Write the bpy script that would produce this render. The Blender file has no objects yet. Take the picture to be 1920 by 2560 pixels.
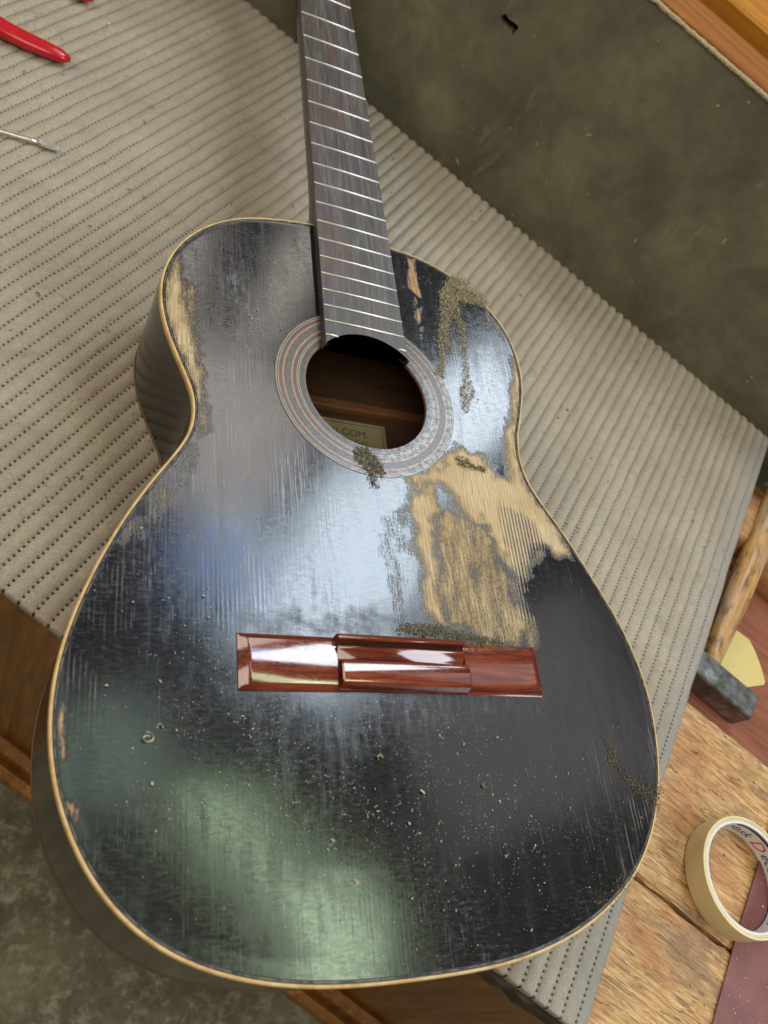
import bpy, math, random
import numpy as np
from mathutils import Matrix, Vector

# ------------------------------------------------------------------ camera, world, lamps
SC = bpy.context.scene
COL = SC.collection
S = 0.001                                   # the scene is written in millimetres
R_ = math.radians
ANG = R_(-37.3)                             # the bench front runs along this direction
E1 = np.array([math.cos(ANG), math.sin(ANG), 0.0])
E2 = np.array([-math.sin(ANG), math.cos(ANG), 0.0])

cam_d = bpy.data.cameras.new('camera')
cam = bpy.data.objects.new('camera', cam_d)
COL.objects.link(cam)
cam_d.sensor_fit = 'VERTICAL'
cam_d.sensor_height = 24.0
cam_d.sensor_width = 18.0
cam_d.lens = 24.0 * 2120.94 / 2560.0
cam_d.clip_start = 0.02
cam_d.clip_end = 50.0
CAMROT = [[0.900202, -0.104519, 0.422743], [0.110548, -0.88412, -0.453994], [0.421207, 0.45542, -0.784333]]
CAMPOS = [-226.61, -160.13, 424.83]
m = Matrix([(CAMROT[0][i], -CAMROT[1][i], -CAMROT[2][i], CAMPOS[i] * S) for i in range(3)] + [(0, 0, 0, 1)])
cam.matrix_world = m
cam_d.dof.use_dof = True
cam_d.dof.focus_distance = 0.575
cam_d.dof.aperture_fstop = 6.0
SC.camera = cam

world = bpy.data.worlds.new('World')
SC.world = world
world.use_nodes = True
bg = world.node_tree.nodes['Background']
bg.inputs['Color'].default_value = (1.0, 0.93, 0.82, 1)
bg.inputs['Strength'].default_value = 0.13
SC.view_settings.view_transform = 'Standard'
SC.view_settings.look = 'None'
SC.view_settings.exposure = 0.0
SC.view_settings.gamma = 1.0
SC.cycles.use_denoising = True
SC.cycles.max_bounces = 8
SC.cycles.caustics_reflective = False
SC.cycles.caustics_refractive = False


def lamp(name, az, el, dist, x, up, w, h, rad, col, rot=0.0, shape='RECTANGLE'):
    """a window, lit wall or added fill light of the room, seen from the guitar in direction az/el"""
    a, e = R_(az), R_(el)
    n = Vector((math.cos(a) * math.cos(e), math.sin(a) * math.cos(e), math.sin(e)))
    xr = Vector((-math.sin(a), math.cos(a), 0))
    u = n.cross(xr)
    pos = Vector((0, 0.06, 0)) + n * dist + xr * x + u * up
    ld = bpy.data.lights.new(name, 'AREA')
    ld.shape = shape
    ld.size, ld.size_y = w, h
    ld.color = col
    area = w * h * (math.pi / 4 if shape == 'ELLIPSE' else 1.0)
    ld.energy = rad * math.pi * area
    o = bpy.data.objects.new(name, ld)
    COL.objects.link(o)
    c, s = math.cos(R_(rot)), math.sin(R_(rot))
    xx, uu = xr * c + u * s, u * c - xr * s
    o.matrix_world = Matrix(((xx.x, uu.x, n.x, pos.x), (xx.y, uu.y, n.y, pos.y),
                             (xx.z, uu.z, n.z, pos.z), (0, 0, 0, 1)))
    return o


lamp('window_light', 50, 52, 2.4, -0.10, 0.27, 0.46, 0.74, 14.5, (0.74, 0.87, 1.0), rot=8)
lamp('window_light', 50, 52, 2.4, -0.03, -0.40, 0.30, 0.60, 15.0, (0.76, 0.88, 1.0), rot=-10)
lamp('window_light', 50, 52, 2.4, 0.24, 0.45, 0.40, 0.30, 6.5, (0.38, 0.58, 1.0), shape='ELLIPSE')
lamp('bright_wall_light', 66, 50, 2.4, 0.17, 0.14, 0.56, 0.54, 4.6, (1.0, 0.93, 0.86))
lamp('bright_wall_light', 66, 50, 2.4, 0.50, -0.26, 0.13, 0.42, 4.6, (1.0, 0.93, 0.84), rot=12)
lamp('bright_wall_light', 66, 50, 2.4, 0.18, -0.42, 0.13, 0.44, 4.4, (1.0, 0.94, 0.84))
lamp('bright_wall_light', 20, 50, 2.4, -0.13, 0.09, 0.66, 0.78, 1.0, (1.0, 0.94, 0.95))
lamp('bright_wall_light', 20, 50, 2.4, -0.12, 0.13, 0.46, 0.60, 2.6, (1.0, 0.94, 0.95), shape='ELLIPSE')
lamp('foliage_light', 20, 72, 2.4, 0.33, 0.42, 0.40, 0.34, 2.4, (0.72, 0.95, 0.76), shape='ELLIPSE')
lamp('foliage_light', 20, 72, 2.4, -0.06, 0.17, 0.44, 0.17, 7.5, (0.75, 1.0, 0.62), rot=25, shape='ELLIPSE')
lamp('foliage_light', 20, 72, 2.4, -0.48, -0.03, 0.36, 0.20, 12.0, (0.77, 1.0, 0.66), rot=20, shape='ELLIPSE')
lamp('foliage_light', 20, 72, 2.4, -0.28, 0.08, 0.36, 0.15, 7.0, (0.78, 1.0, 0.66), rot=25, shape='ELLIPSE')
lamp('side_window_light', -35, 38, 2.4, 0, 0, 1.2, 0.9, 8.5, (0.86, 0.93, 1.0))
lamp('warm_fill_light', 160, 42, 2.4, 0, 0, 1.2, 1.0, 5.0, (1.0, 0.88, 0.72))
lamp('warm_fill_light', 235, 55, 2.4, 0, 0, 1.2, 1.0, 5.0, (1.0, 0.91, 0.78))  # added fill from behind the camera, brightens surfaces without mirroring in the top

# ------------------------------------------------------------------ helpers
RNG = np.random.default_rng(7)
random.seed(7)


def mesh_np(name, verts, faces, smooth=True):
    """verts (n,3) in mm, faces (m,k) int array or list of lists"""
    me = bpy.data.meshes.new(name)
    verts = np.asarray(verts, dtype=np.float64) * S
    if isinstance(faces, np.ndarray):
        k = faces.shape[1]
        flat = faces.ravel()
        starts = np.arange(len(faces)) * k
        tot = np.full(len(faces), k)
    else:
        flat = np.array([i for f in faces for i in f])
        tot = np.array([len(f) for f in faces])
        starts = np.concatenate([[0], np.cumsum(tot)[:-1]])
    me.vertices.add(len(verts))
    me.vertices.foreach_set('co', verts.ravel())
    me.loops.add(len(flat))
    me.loops.foreach_set('vertex_index', flat.astype(np.int32))
    me.polygons.add(len(starts))
    me.polygons.foreach_set('loop_start', starts.astype(np.int32))
    me.polygons.foreach_set('loop_total', tot.astype(np.int32))
    me.update(calc_edges=True)
    me.validate()
    me.polygons.foreach_set('use_smooth', np.full(len(me.polygons), smooth, dtype=bool))
    return me


def obj(name, me, mat=None, parent=None, label=None, cat=None, group=None, kind=None):
    o = bpy.data.objects.new(name, me)
    COL.objects.link(o)
    if mat is not None and me is not None and not me.materials:
        me.materials.append(mat)
    if parent is not None:
        o.parent = parent
    if label: o['label'] = label
    if cat: o['category'] = cat
    if group: o['group'] = group
    if kind: o['kind'] = kind
    return o


def empty(name, label, cat, loc=(0, 0, 0), rz=0.0, group=None):
    o = bpy.data.objects.new(name, None)
    COL.objects.link(o)
    o.empty_display_size = 0.02
    o.location = [c * S for c in loc]
    o.rotation_euler = (0, 0, rz)
    o['label'] = label
    o['category'] = cat
    if group: o['group'] = group
    return o


def grid_faces(nu, nv, wrap_v=False):
    """faces of a grid of nu rows and nv columns, index = i*nv+j"""
    j2 = nv if wrap_v else nv - 1
    i, j = np.meshgrid(np.arange(nu - 1), np.arange(j2), indexing='ij')
    a = (i * nv + j).ravel()
    b = (i * nv + (j + 1) % nv).ravel()
    return np.stack([a, b, b + nv, a + nv], 1)


def box_mesh(x0, x1, y0, y1, z0, z1, bev=1.0, wob=0.0, nx=1, ny=1):
    """a box with chamfered edges, its top a grid that may be uneven"""
    xs = np.linspace(x0 + bev, x1 - bev, nx + 1)
    ys = np.linspace(y0 + bev, y1 - bev, ny + 1)
    xs = np.concatenate([[x0], xs, [x1]])
    ys = np.concatenate([[y0], ys, [y1]])
    X, Y = np.meshgrid(xs, ys, indexing='ij')
    Z = np.full(X.shape, float(z1))
    Z[0, :] = Z[-1, :] = z1 - bev
    Z[:, 0] = Z[:, -1] = z1 - bev
    if wob:
        r = RNG.normal(0, wob, X.shape)
        Z -= np.abs(r)
        Y[:, [0, -1]] += RNG.normal(0, wob * 1.5, (X.shape[0], 2))
    n, k = X.shape
    V = np.stack([X, Y, Z], -1).reshape(-1, 3)
    F = grid_faces(n, k)[:, ::-1].tolist()
    F = [f[::-1] for f in F]
    rim = [i * k for i in range(n)] + [(n - 1) * k + j for j in range(1, k)] + \
          [i * k + k - 1 for i in range(n - 2, -1, -1)] + [j for j in range(k - 2, 0, -1)]
    low = V[rim].copy()
    low[:, 2] = z0
    b = len(V)
    V = np.concatenate([V, low])
    m_ = len(rim)
    for q in range(m_):
        F.append([rim[q], rim[(q + 1) % m_], b + (q + 1) % m_, b + q][::-1])
    F.append([b + q for q in range(m_)])
    return V, F


def fix_normals(me):
    import bmesh
    bm = bmesh.new()
    bm.from_mesh(me)
    bmesh.ops.recalc_face_normals(bm, faces=bm.faces)
    bm.to_mesh(me)
    bm.free()
    return me


def add_box(name, x0, x1, y0, y1, z0, z1, mat, parent=None, bev=1.0, wob=0.0, nx=1, ny=1, smooth=False, **kw):
    V, F = box_mesh(x0, x1, y0, y1, z0, z1, bev, wob, nx, ny)
    return obj(name, fix_normals(mesh_np(name, V, F, smooth)), mat, parent, **kw)


def tube(path, radii, seg=16, squash=1.0, cap=True):
    """tube along a path of points; radii per point"""
    P = np.asarray(path, float)
    V, F = [], []
    n = len(P)
    for i in range(n):
        t = P[min(i + 1, n - 1)] - P[max(i - 1, 0)]
        t /= np.linalg.norm(t)
        a = np.cross([0, 0, 1.0], t)
        if np.linalg.norm(a) < 1e-6: a = np.array([1.0, 0, 0])
        a /= np.linalg.norm(a)
        b = np.cross(t, a)
        for k in range(seg):
            w = 2 * math.pi * k / seg
            V.append(P[i] + radii[i] * (math.cos(w) * a + squash * math.sin(w) * b))
    for i in range(n - 1):
        for k in range(seg):
            F.append([i * seg + k, i * seg + (k + 1) % seg, (i + 1) * seg + (k + 1) % seg, (i + 1) * seg + k])
    if cap:
        F.append(list(range(seg))[::-1])
        F.append([(n - 1) * seg + k for k in range(seg)])
    return V, F


def vnoise(x, y, cell, seed=0):
    """smooth value noise on numpy arrays"""
    r = np.random.default_rng(seed).random((257, 257))
    fx, fy = x / cell, y / cell
    ix, iy = np.floor(fx).astype(int), np.floor(fy).astype(int)
    tx, ty = fx - ix, fy - iy
    tx, ty = tx * tx * (3 - 2 * tx), ty * ty * (3 - 2 * ty)
    g = lambda a, b: r[a % 257, b % 257]
    return (g(ix, iy) * (1 - tx) + g(ix + 1, iy) * tx) * (1 - ty) + \
           (g(ix, iy + 1) * (1 - tx) + g(ix + 1, iy + 1) * tx) * ty


def sdist(poly, X, Y):
    """signed distance to a polygon, positive inside"""
    P = np.asarray(poly, float)
    d = np.full(X.shape, 1e9)
    ins = np.zeros(X.shape, bool)
    for (ax, ay), (bx, by) in zip(P, np.roll(P, -1, 0)):
        ex, ey = bx - ax, by - ay
        t = np.clip(((X - ax) * ex + (Y - ay) * ey) / (ex * ex + ey * ey + 1e-9), 0, 1)
        d = np.minimum(d, np.hypot(X - ax - t * ex, Y - ay - t * ey))
        c = ((ay > Y) != (by > Y)) & (X < (bx - ax) * (Y - ay) / (by - ay + 1e-12) + ax)
        ins ^= c
    return np.where(ins, d, -d)


class M:
    """short hand for node materials"""
    def __init__(self, name):
        self.m = bpy.data.materials.new(name)
        self.m.use_nodes = True
        self.t = self.m.node_tree
        self.b = self.t.nodes['Principled BSDF']
        self.tc = self.t.nodes.new('ShaderNodeTexCoord')

    def put(self, sock, v):
        if isinstance(v, bpy.types.NodeSocket): self.t.links.new(v, sock)
        elif isinstance(v, tuple) and len(v) == 3 and sock.type == 'RGBA': sock.default_value = (*v, 1)
        else: sock.default_value = v

    def set(self, **kw):
        for k, v in kw.items(): self.put(self.b.inputs[k.replace('_', ' ')], v)
        return self

    def co(self, scale=(1, 1, 1), rot=(0, 0, 0)):
        n = self.t.nodes.new('ShaderNodeMapping')
        self.t.links.new(self.tc.outputs['Object'], n.inputs[0])
        n.inputs['Scale'].default_value = scale
        n.inputs['Rotation'].default_value = rot
        return n.outputs[0]

    def noise(self, vec, scale, detail=4.0, rough=0.55, dist=0.0):
        n = self.t.nodes.new('ShaderNodeTexNoise')
        self.t.links.new(vec, n.inputs['Vector'])
        n.inputs['Scale'].default_value = scale
        n.inputs['Detail'].default_value = detail
        n.inputs['Roughness'].default_value = rough
        n.inputs['Distortion'].default_value = dist
        return n.outputs[0]

    def voro(self, vec, scale, feature='F1'):
        n = self.t.nodes.new('ShaderNodeTexVoronoi')
        n.feature = feature
        self.t.links.new(vec, n.inputs['Vector'])
        n.inputs['Scale'].default_value = scale
        return n.outputs['Distance']

    def wave(self, vec, scale, dist=2.0, detail=2.0, dscale=1.0, direction='X'):
        n = self.t.nodes.new('ShaderNodeTexWave')
        n.bands_direction = direction
        self.t.links.new(vec, n.inputs['Vector'])
        n.inputs['Scale'].default_value = scale
        n.inputs['Distortion'].default_value = dist
        n.inputs['Detail'].default_value = detail
        n.inputs['Detail Scale'].default_value = dscale
        return n.outputs['Fac']

    def ramp(self, fac, stops, interp='LINEAR'):
        n = self.t.nodes.new('ShaderNodeValToRGB')
        n.color_ramp.interpolation = interp
        el = n.color_ramp.elements
        while len(el) < len(stops): el.new(0.5)
        for e, (p, c) in zip(el, stops):
            e.position = p
            e.color = (c, c, c, 1) if not isinstance(c, tuple) else (*c, 1)
        self.put(n.inputs[0], fac)
        return n.outputs[0]

    def mix(self, f, a, b, mode='MIX'):
        n = self.t.nodes.new('ShaderNodeMix')
        n.data_type = 'RGBA'
        n.blend_type = mode
        self.put(n.inputs['Factor'], f)
        self.put(n.inputs[6], a)
        self.put(n.inputs[7], b)
        return n.outputs[2]

    def math(self, op, a, b=0.0, clamp=False):
        n = self.t.nodes.new('ShaderNodeMath')
        n.operation = op
        n.use_clamp = clamp
        self.put(n.inputs[0], a)
        self.put(n.inputs[1], b)
        return n.outputs[0]

    def attr(self, name):
        n = self.t.nodes.new('ShaderNodeAttribute')
        n.attribute_name = name
        return n.outputs['Fac']

    def bump(self, h, strength=0.3, dist=0.5, normal=None):
        n = self.t.nodes.new('ShaderNodeBump')
        n.inputs['Strength'].default_value = strength
        n.inputs['Distance'].default_value = dist * S
        self.put(n.inputs['Height'], h)
        if normal is not None: self.t.links.new(normal, n.inputs['Normal'])
        return n.outputs[0]


def plain(name, col, rough=0.5, var=0.15, scale=300, metal=0.0, bump=0.0):
    a = M(name)
    n = a.noise(a.co(), scale, 5)
    c0 = tuple(x * (1 - var) for x in col)
    c1 = tuple(min(1, x * (1 + var)) for x in col)
    a.set(Base_Color=a.ramp(n, [(0.3, c0), (0.7, c1)]), Roughness=rough, Metallic=metal)
    if bump: a.set(Normal=a.bump(n, bump, 0.4))
    return a.m


def wood(name, dark, mid, light, along='X', scale=1.0, rough=0.55, bump=0.15, knots=0.0, grime=0.0, spec=0.5):
    a = M(name)
    st = (0.06, 1, 1) if along == 'X' else (1, 0.06, 1) if along == 'Y' else (1, 1, 0.06)
    v = a.co(st)
    g = a.noise(v, 260 * scale, 6, 0.6, 0.6)
    f = a.noise(v, 1400 * scale, 3, 0.6)
    big = a.noise(a.co((0.3, 1, 1) if along == 'X' else (1, 1, 0.3)), 30 * scale, 3)
    h = a.math('ADD', a.math('MULTIPLY', g, 0.6), a.math('MULTIPLY', f, 0.4))
    c = a.ramp(h, [(0.33, dark), (0.5, mid), (0.66, light)])
    c = a.mix(a.ramp(big, [(0.35, 0.0), (0.65, 0.55)]), c, dark)
    if grime:
        k = a.noise(a.co((0.4, 1, 1)), 90 * scale, 8, 0.7)
        c = a.mix(a.ramp(k, [(0.56, 0.0), (0.66, grime)]), c, (0.07, 0.055, 0.045))
    a.set(Base_Color=c, Roughness=rough, Normal=a.bump(h, bump, 0.6))
    a.b.inputs['Specular IOR Level'].default_value = spec
    return a.m

WEAR = {
  'full': [
    [(57.5,138.3),(65.8,143.5),(80.8,142.1),(87.8,138.5),(91.1,130.4),(98.9,125.7),(104.9,123.9),(107.3,126.2),(105.6,139.3),(108.5,158.5),(120.0,160.5),(117.4,148.1),(117.2,135.3),(121.3,119.6),(131.4,102.1),(144.5,73.4),(132.3,72.7),(121.9,74.3),(113.6,67.3),(107.8,59.4),(105.1,51.4),(103.2,46.2),(94.9,46.4),(92.9,58.8),(85.3,66.6),(80.8,76.5),(80.3,88.7),(71.6,91.1),(62.9,93.6),(58.3,98.3),(52.7,108.2),(46.1,111.8),(38.8,110.8),(32.3,108.1),(26.0,107.2),(22.7,111.1),(35.6,119.3),(48.6,128.5)],
    [(22.4,102.3),(31.7,104.5),(40.6,111.0),(43.0,94.6),(37.2,85.3),(35.1,74.0),(34.9,61.6),(34.3,45.3),(33.0,29.5),(34.3,14.3),(36.7,11.4),(30.7,11.8),(25.2,18.3),(21.7,22.6),(24.9,44.5),(23.3,56.4),(20.7,68.3),(23.6,76.9),(21.8,88.5)],
    [(-131.6,261.4),(-135.5,247.5),(-137.9,234.3),(-137.0,215.2),(-130.4,191.2),(-121.3,162.9),(-117.9,147.4),(-115.8,149.9),(-115.9,164.1),(-119.2,180.2),(-121.7,195.6),(-125.9,215.8),(-127.8,232.3),(-131.8,241.0)],
    [(136.7,242.5),(133.3,242.9),(131.3,229.2),(126.6,216.5),(122.7,197.7),(129.2,199.0),(134.1,218.1),(136.5,233.4)],
    [(129.2,223.6),(132.3,222.5),(131.9,208.7),(126.6,187.6),(119.1,163.7),(118.3,144.8),(110.6,142.1),(109.2,161.9),(116.0,175.9),(123.5,200.3)],
  ],
  'lines': [
    [(92.8,104.6),(101.4,104.8),(119.4,93.3),(124.0,74.9),(113.6,67.3),(107.0,59.3),(103.2,46.2),(105.2,33.9),(104.9,18.5),(102.0,15.9),(93.9,20.2),(93.2,38.0),(94.9,50.6),(94.7,67.6),(89.6,79.2)],
  ],
  'half': [
    [(40.4,97.7),(51.4,100.1),(62.9,93.6),(80.3,88.7),(80.4,74.7),(85.8,59.9),(90.2,50.2),(92.3,33.8),(100.9,15.1),(101.7,2.5),(89.6,0.4),(63.8,1.5),(47.4,3.7),(33.8,10.9),(32.9,37.3),(34.1,61.5)],
    [(1.8,81.8),(15.2,89.3),(22.7,95.4),(18.4,88.1),(9.0,80.2),(9.4,70.4),(19.7,66.6),(13.9,60.3),(5.7,66.7),(1.6,72.8)],
    [(1.7,74.4),(4.5,69.8),(6.0,42.9),(5.3,12.6),(1.4,12.3),(1.2,42.5),(-0.5,69.3)],
    [(-130.7,241.4),(-120.2,242.0),(-119.4,203.3),(-118.5,180.3),(-123.1,195.3),(-126.8,215.6)],
    [(-117.8,147.4),(-114.6,148.0),(-114.3,126.9),(-118.3,124.2)],
    [(-128.2,105.4),(-122.2,112.3),(-123.1,100.3),(-129.8,94.4)],
    [(-144.2,76.4),(-137.3,84.7),(-135.8,80.0),(-141.3,73.6)],
    [(-159.9,51.7),(-150.1,63.7),(-149.4,60.7),(-157.8,50.4)],
    [(114.0,280.1),(117.8,278.6),(126.7,264.6),(124.1,263.3),(117.5,271.0)],
  ],
  'orange': [
    [(49.1,317.7),(51.1,316.6),(56.7,320.1),(53.9,307.3),(55.0,302.6),(55.8,279.7),(52.6,280.4),(50.9,283.2),(46.4,286.8),(46.5,298.4),(49.4,309.3)],
    [(50.2,278.1),(51.5,275.2),(49.5,268.3),(49.4,274.7)],
    [(49.3,266.6),(54.6,269.7),(51.8,254.6),(49.4,252.5),(47.2,258.1)],
    [(50.7,249.7),(53.0,249.9),(52.2,246.3),(50.5,246.5)],
    [(49.6,241.7),(51.4,242.9),(50.1,238.0)],
    [(-185.2,-48.0),(-183.8,-40.6),(-182.8,-42.4),(-182.2,-57.1),(-181.1,-66.9),(-182.5,-66.8),(-183.5,-60.7)],
    [(-180.4,-84.8),(-174.9,-87.5),(-173.8,-91.8),(-174.7,-94.7),(-176.8,-90.0),(-179.0,-87.4)],
  ],
  'llines': [
    [(118.8,-83.7),(141.5,-47.1),(136.0,-78.8),(127.5,-108.5),(115.3,-139.9),(109.1,-139.5),(112.3,-111.9)],
    [(138.1,-91.1),(154.0,-84.5),(176.5,-85.0),(166.0,-105.8),(146.7,-130.0),(132.4,-144.2),(117.1,-148.5),(118.5,-140.1),(130.5,-121.0)],
    [(176.3,-51.6),(181.6,-54.5),(178.9,-77.8),(173.8,-85.8),(172.3,-79.5),(171.8,-65.7)],
    [(-185.2,-7.7),(-180.8,4.8),(-178.4,13.3),(-159.8,16.8),(-159.1,-2.2),(-161.3,-14.7),(-166.2,-38.4),(-172.2,-60.7),(-180.9,-53.4),(-184.4,-31.1)],
    [(-140.8,85.0),(-130.2,100.0),(-127.2,87.0),(-146.6,29.8),(-157.1,11.0),(-168.0,-0.0),(-177.3,2.8),(-171.6,24.1),(-157.4,58.9)],
    [(-116.0,42.8),(-76.0,57.5),(-73.5,5.5),(-117.2,3.0)],
    [(-99.0,176.8),(-71.9,227.8),(-73.1,176.8),(-79.2,144.1),(-86.4,100.9),(-98.9,99.0)],
    [(-116.0,142.4),(-94.3,141.2),(-95.3,99.5),(-121.4,86.0)],
    [(68.3,245.6),(94.6,259.3),(123.8,272.3),(128.8,221.8),(114.4,175.6),(107.7,143.1),(99.4,147.9),(81.7,151.0),(67.9,167.0)],
  ],
  'scuff_shine': [
    [(-93.1,227.1),(-89.2,224.5),(-73.0,179.2),(-80.0,175.3),(-87.9,199.2),(-91.3,115.4),(-94.0,114.9),(-93.4,174.6)],
    [(-101.3,260.4),(-87.9,268.5),(-71.6,235.5),(-76.5,214.2),(-84.0,229.6),(-95.9,231.3)],
    [(-112.1,172.7),(-93.4,174.6),(-95.1,146.5),(-103.4,142.7),(-110.6,148.8)],
    [(-27.2,-32.1),(35.5,-31.4),(97.6,-33.2),(95.1,-44.1),(33.3,-44.6),(6.7,-52.6),(-28.9,-49.5)],  # this band and the next: bluish reflection below the bridge painted as pale colour
    [(-109.7,-26.6),(-97.4,-32.5),(-33.4,-33.3),(-2.8,-38.3),(-5.7,-61.1),(-35.9,-59.9),(-68.5,-51.7),(-99.6,-38.7)],
    [(-142.8,-97.5),(-131.1,-99.3),(-131.0,-104.5),(-143.5,-103.0)],
    [(-145.1,-75.0),(-132.1,-85.2),(-127.5,-98.6),(-135.6,-98.3),(-156.1,-92.3),(-156.7,-74.8)],
  ],
  'rough': [
    [(39.5,97.6),(80.3,88.7),(92.9,58.8),(101.7,2.5),(47.3,3.0),(33.8,11.2),(31.3,37.2)],
    [(-99.5,7.9),(-9.4,18.7),(32.0,18.1),(29.7,3.8),(-38.1,1.4),(-95.8,1.3)],
  ],
  'blackgrain': [
    [(-78.4,127.1),(-49.0,132.2),(-41.1,114.6),(-30.2,94.1),(-36.4,73.2),(-47.5,58.3),(-51.8,57.8),(-61.5,73.7),(-75.7,88.0)],
  ],
}
DUST = {
  'edge_clump': [(85.8,308.5),(88.5,311.3),(103.5,308.6),(102.5,302.4),(116.4,299.3),(117.1,290.5),(113.5,286.9),(105.7,287.9),(97.6,287.6),(90.8,287.6),(85.8,291.2),(77.0,285.0),(73.9,286.6),(80.0,297.2)],
  'edge_trail_a': [(74.3,285.5),(85.0,289.7),(88.2,285.6),(80.1,269.7),(75.4,254.6),(74.5,245.4),(74.0,232.4),(70.9,229.3),(70.3,242.6),(68.6,242.2),(67.2,226.2),(63.5,206.2),(57.3,209.2),(62.1,213.7),(64.5,225.5),(64.1,237.0),(69.7,259.1),(72.7,275.1)],
  'edge_trail_b': [(84.5,287.1),(89.0,283.3),(87.7,269.3),(90.9,258.5),(88.8,246.6),(87.2,227.4),(87.5,217.1),(85.8,210.5),(87.1,202.3),(89.4,197.2),(83.8,189.9),(78.7,178.7),(76.0,180.8),(77.4,189.3),(75.9,198.8),(80.7,202.1),(83.6,212.8),(84.4,230.2),(85.9,245.3),(85.7,257.2),(82.0,271.5)],
  'hole_blob': [(-14.4,130.1),(-11.4,131.6),(-4.9,130.6),(-0.5,127.8),(3.8,119.5),(4.2,114.6),(-0.0,115.0),(-2.7,112.6),(-2.6,104.8),(-4.7,106.5),(-5.4,113.2),(-10.0,118.4),(-13.7,122.7)],
  'bridge_front': [(-0.7,7.8),(4.3,11.0),(16.2,11.7),(26.6,11.6),(36.8,9.2),(47.1,6.7),(64.3,3.8),(72.5,1.9),(61.7,-0.9),(48.6,0.8),(35.8,3.1),(15.0,2.8),(0.4,4.3)],
  'right_edge': [(145.5,-73.6),(149.4,-76.4),(153.7,-85.3),(163.4,-88.2),(175.6,-87.7),(168.3,-102.4),(166.5,-97.1),(154.2,-91.5),(149.3,-84.4),(140.9,-73.5),(139.1,-55.4),(142.9,-62.7)],
  'right_low': [(110.1,-143.4),(116.1,-148.4),(130.0,-133.8),(140.4,-136.0),(117.3,-151.6),(110.7,-152.6),(106.7,-148.5)],
  'wear_edge': [(62.6,135.4),(70.5,137.6),(75.3,132.7),(85.5,131.4),(84.2,129.3),(73.0,130.4),(64.8,132.0)],
}
OUTLINE = [(-30.3,327.7),(-62.4,322.3),(-82.3,316.7),(-100.5,306.8),(-115.0,294.8),(-128.0,278.9),(-136.6,261.7),(-141.1,245.8),(-142.5,230.5),(-141.1,214.1),(-137.7,198.6),(-132.1,182.8),(-126.7,168.4),(-122.2,156.2),(-120.6,144.7),(-121.3,132.9),(-123.9,122.1),(-129.9,111.0),(-138.1,98.9),(-147.6,84.2),(-157.7,65.9),(-166.9,47.2),(-174.4,28.9),(-179.8,13.0),(-186.1,-4.9),(-188.7,-19.7),(-190.2,-33.6),(-190.4,-44.4),(-189.8,-55.6),(-188.8,-64.9),(-186.9,-76.0),(-182.4,-89.9),(-176.1,-105.4),(-166.2,-122.5),(-154.9,-136.1),(-141.9,-147.2),(-130.9,-154.5),(-112.5,-162.6),(-91.1,-168.9),(-66.1,-173.2),(-42.7,-175.1),(-13.3,-175.6),(16.4,-175.6),(46.5,-174.1),(77.4,-168.4),(102.4,-160.1),(120.7,-151.0),(136.8,-140.6),(152.5,-126.2),(164.1,-110.0),(173.0,-92.9),(178.7,-77.8),(181.9,-63.9),(183.9,-49.7),(185.7,-27.5),(184.2,-11.5),(180.0,7.2),(174.8,23.4),(168.6,36.6),(163.8,44.8),(151.1,72.5),(140.4,92.8),(128.7,110.3),(121.2,125.5),(118.3,144.8),(120.7,164.0),(128.4,186.3),(134.7,207.6),(137.2,227.1),(136.6,242.9),(133.3,260.1),(127.4,273.3),(119.4,285.1),(87.3,312.3),(66.2,320.5),(52.1,323.8),(35.7,324.5)]

# ------------------------------------------------------------------ room: floor, bench, ledge
fm = M('concrete')
v = fm.co()
n1 = fm.noise(v, 11, 9, 0.72, 0.1)
n2 = fm.noise(v, 46, 8, 0.75, 0.25)
c = fm.ramp(n1, [(0.35, (0.070, 0.058, 0.028)), (0.5, (0.135, 0.120, 0.060)), (0.66, (0.25, 0.23, 0.125))])
c = fm.mix(fm.ramp(n2, [(0.50, 0.0), (0.62, 0.8)]), c, (0.32, 0.29, 0.18))
c = fm.mix(fm.ramp(fm.noise(v, 22, 6, 0.7), [(0.52, 0.0), (0.62, 0.7)]), c, (0.07, 0.048, 0.025))
fm.set(Base_Color=c, Roughness=0.6, Normal=fm.bump(n2, 0.3, 2))
FZ = -880
V = [(-4000, -4000, FZ), (4000, -4000, FZ), (4000, 4000, FZ), (-4000, 4000, FZ)]
obj('floor', mesh_np('floor', V, [[0, 1, 2, 3]], False), fm.m, kind='structure')

worn = wood('worn_pine', (0.25, 0.095, 0.03), (0.46, 0.235, 0.085), (0.62, 0.40, 0.18), 'X', 0.55, 0.6, 0.5, grime=0.85)
# plane marks, orange stain and dents of the bench top
w = M('worn_bench_top')
va = w.co((0.16, 1, 1))
g = w.noise(va, 300, 7, 0.65, 1.0)
fib = w.noise(w.co((0.05, 1, 1)), 900, 4, 0.65, 0.3)
h = w.math('ADD', w.math('MULTIPLY', g, 0.55), w.math('MULTIPLY', fib, 0.45))
c = w.ramp(h, [(0.36, (0.16, 0.065, 0.02)), (0.45, (0.40, 0.20, 0.066)), (0.54, (0.60, 0.36, 0.14)), (0.64, (0.74, 0.54, 0.27))])
st = w.noise(w.co((0.5, 1, 1)), 26, 5, 0.6, 0.5)
c = w.mix(w.ramp(st, [(0.48, 0.0), (0.64, 0.6)]), c, (0.38, 0.13, 0.04))
st2 = w.noise(w.co((0.6, 1, 1)), 17, 6, 0.65, 0.7)
c = w.mix(w.ramp(st2, [(0.52, 0.0), (0.64, 0.6)]), c, (0.16, 0.10, 0.06))
gr = w.noise(w.co((0.55, 1, 1)), 62, 7, 0.68, 0.8)
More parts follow.
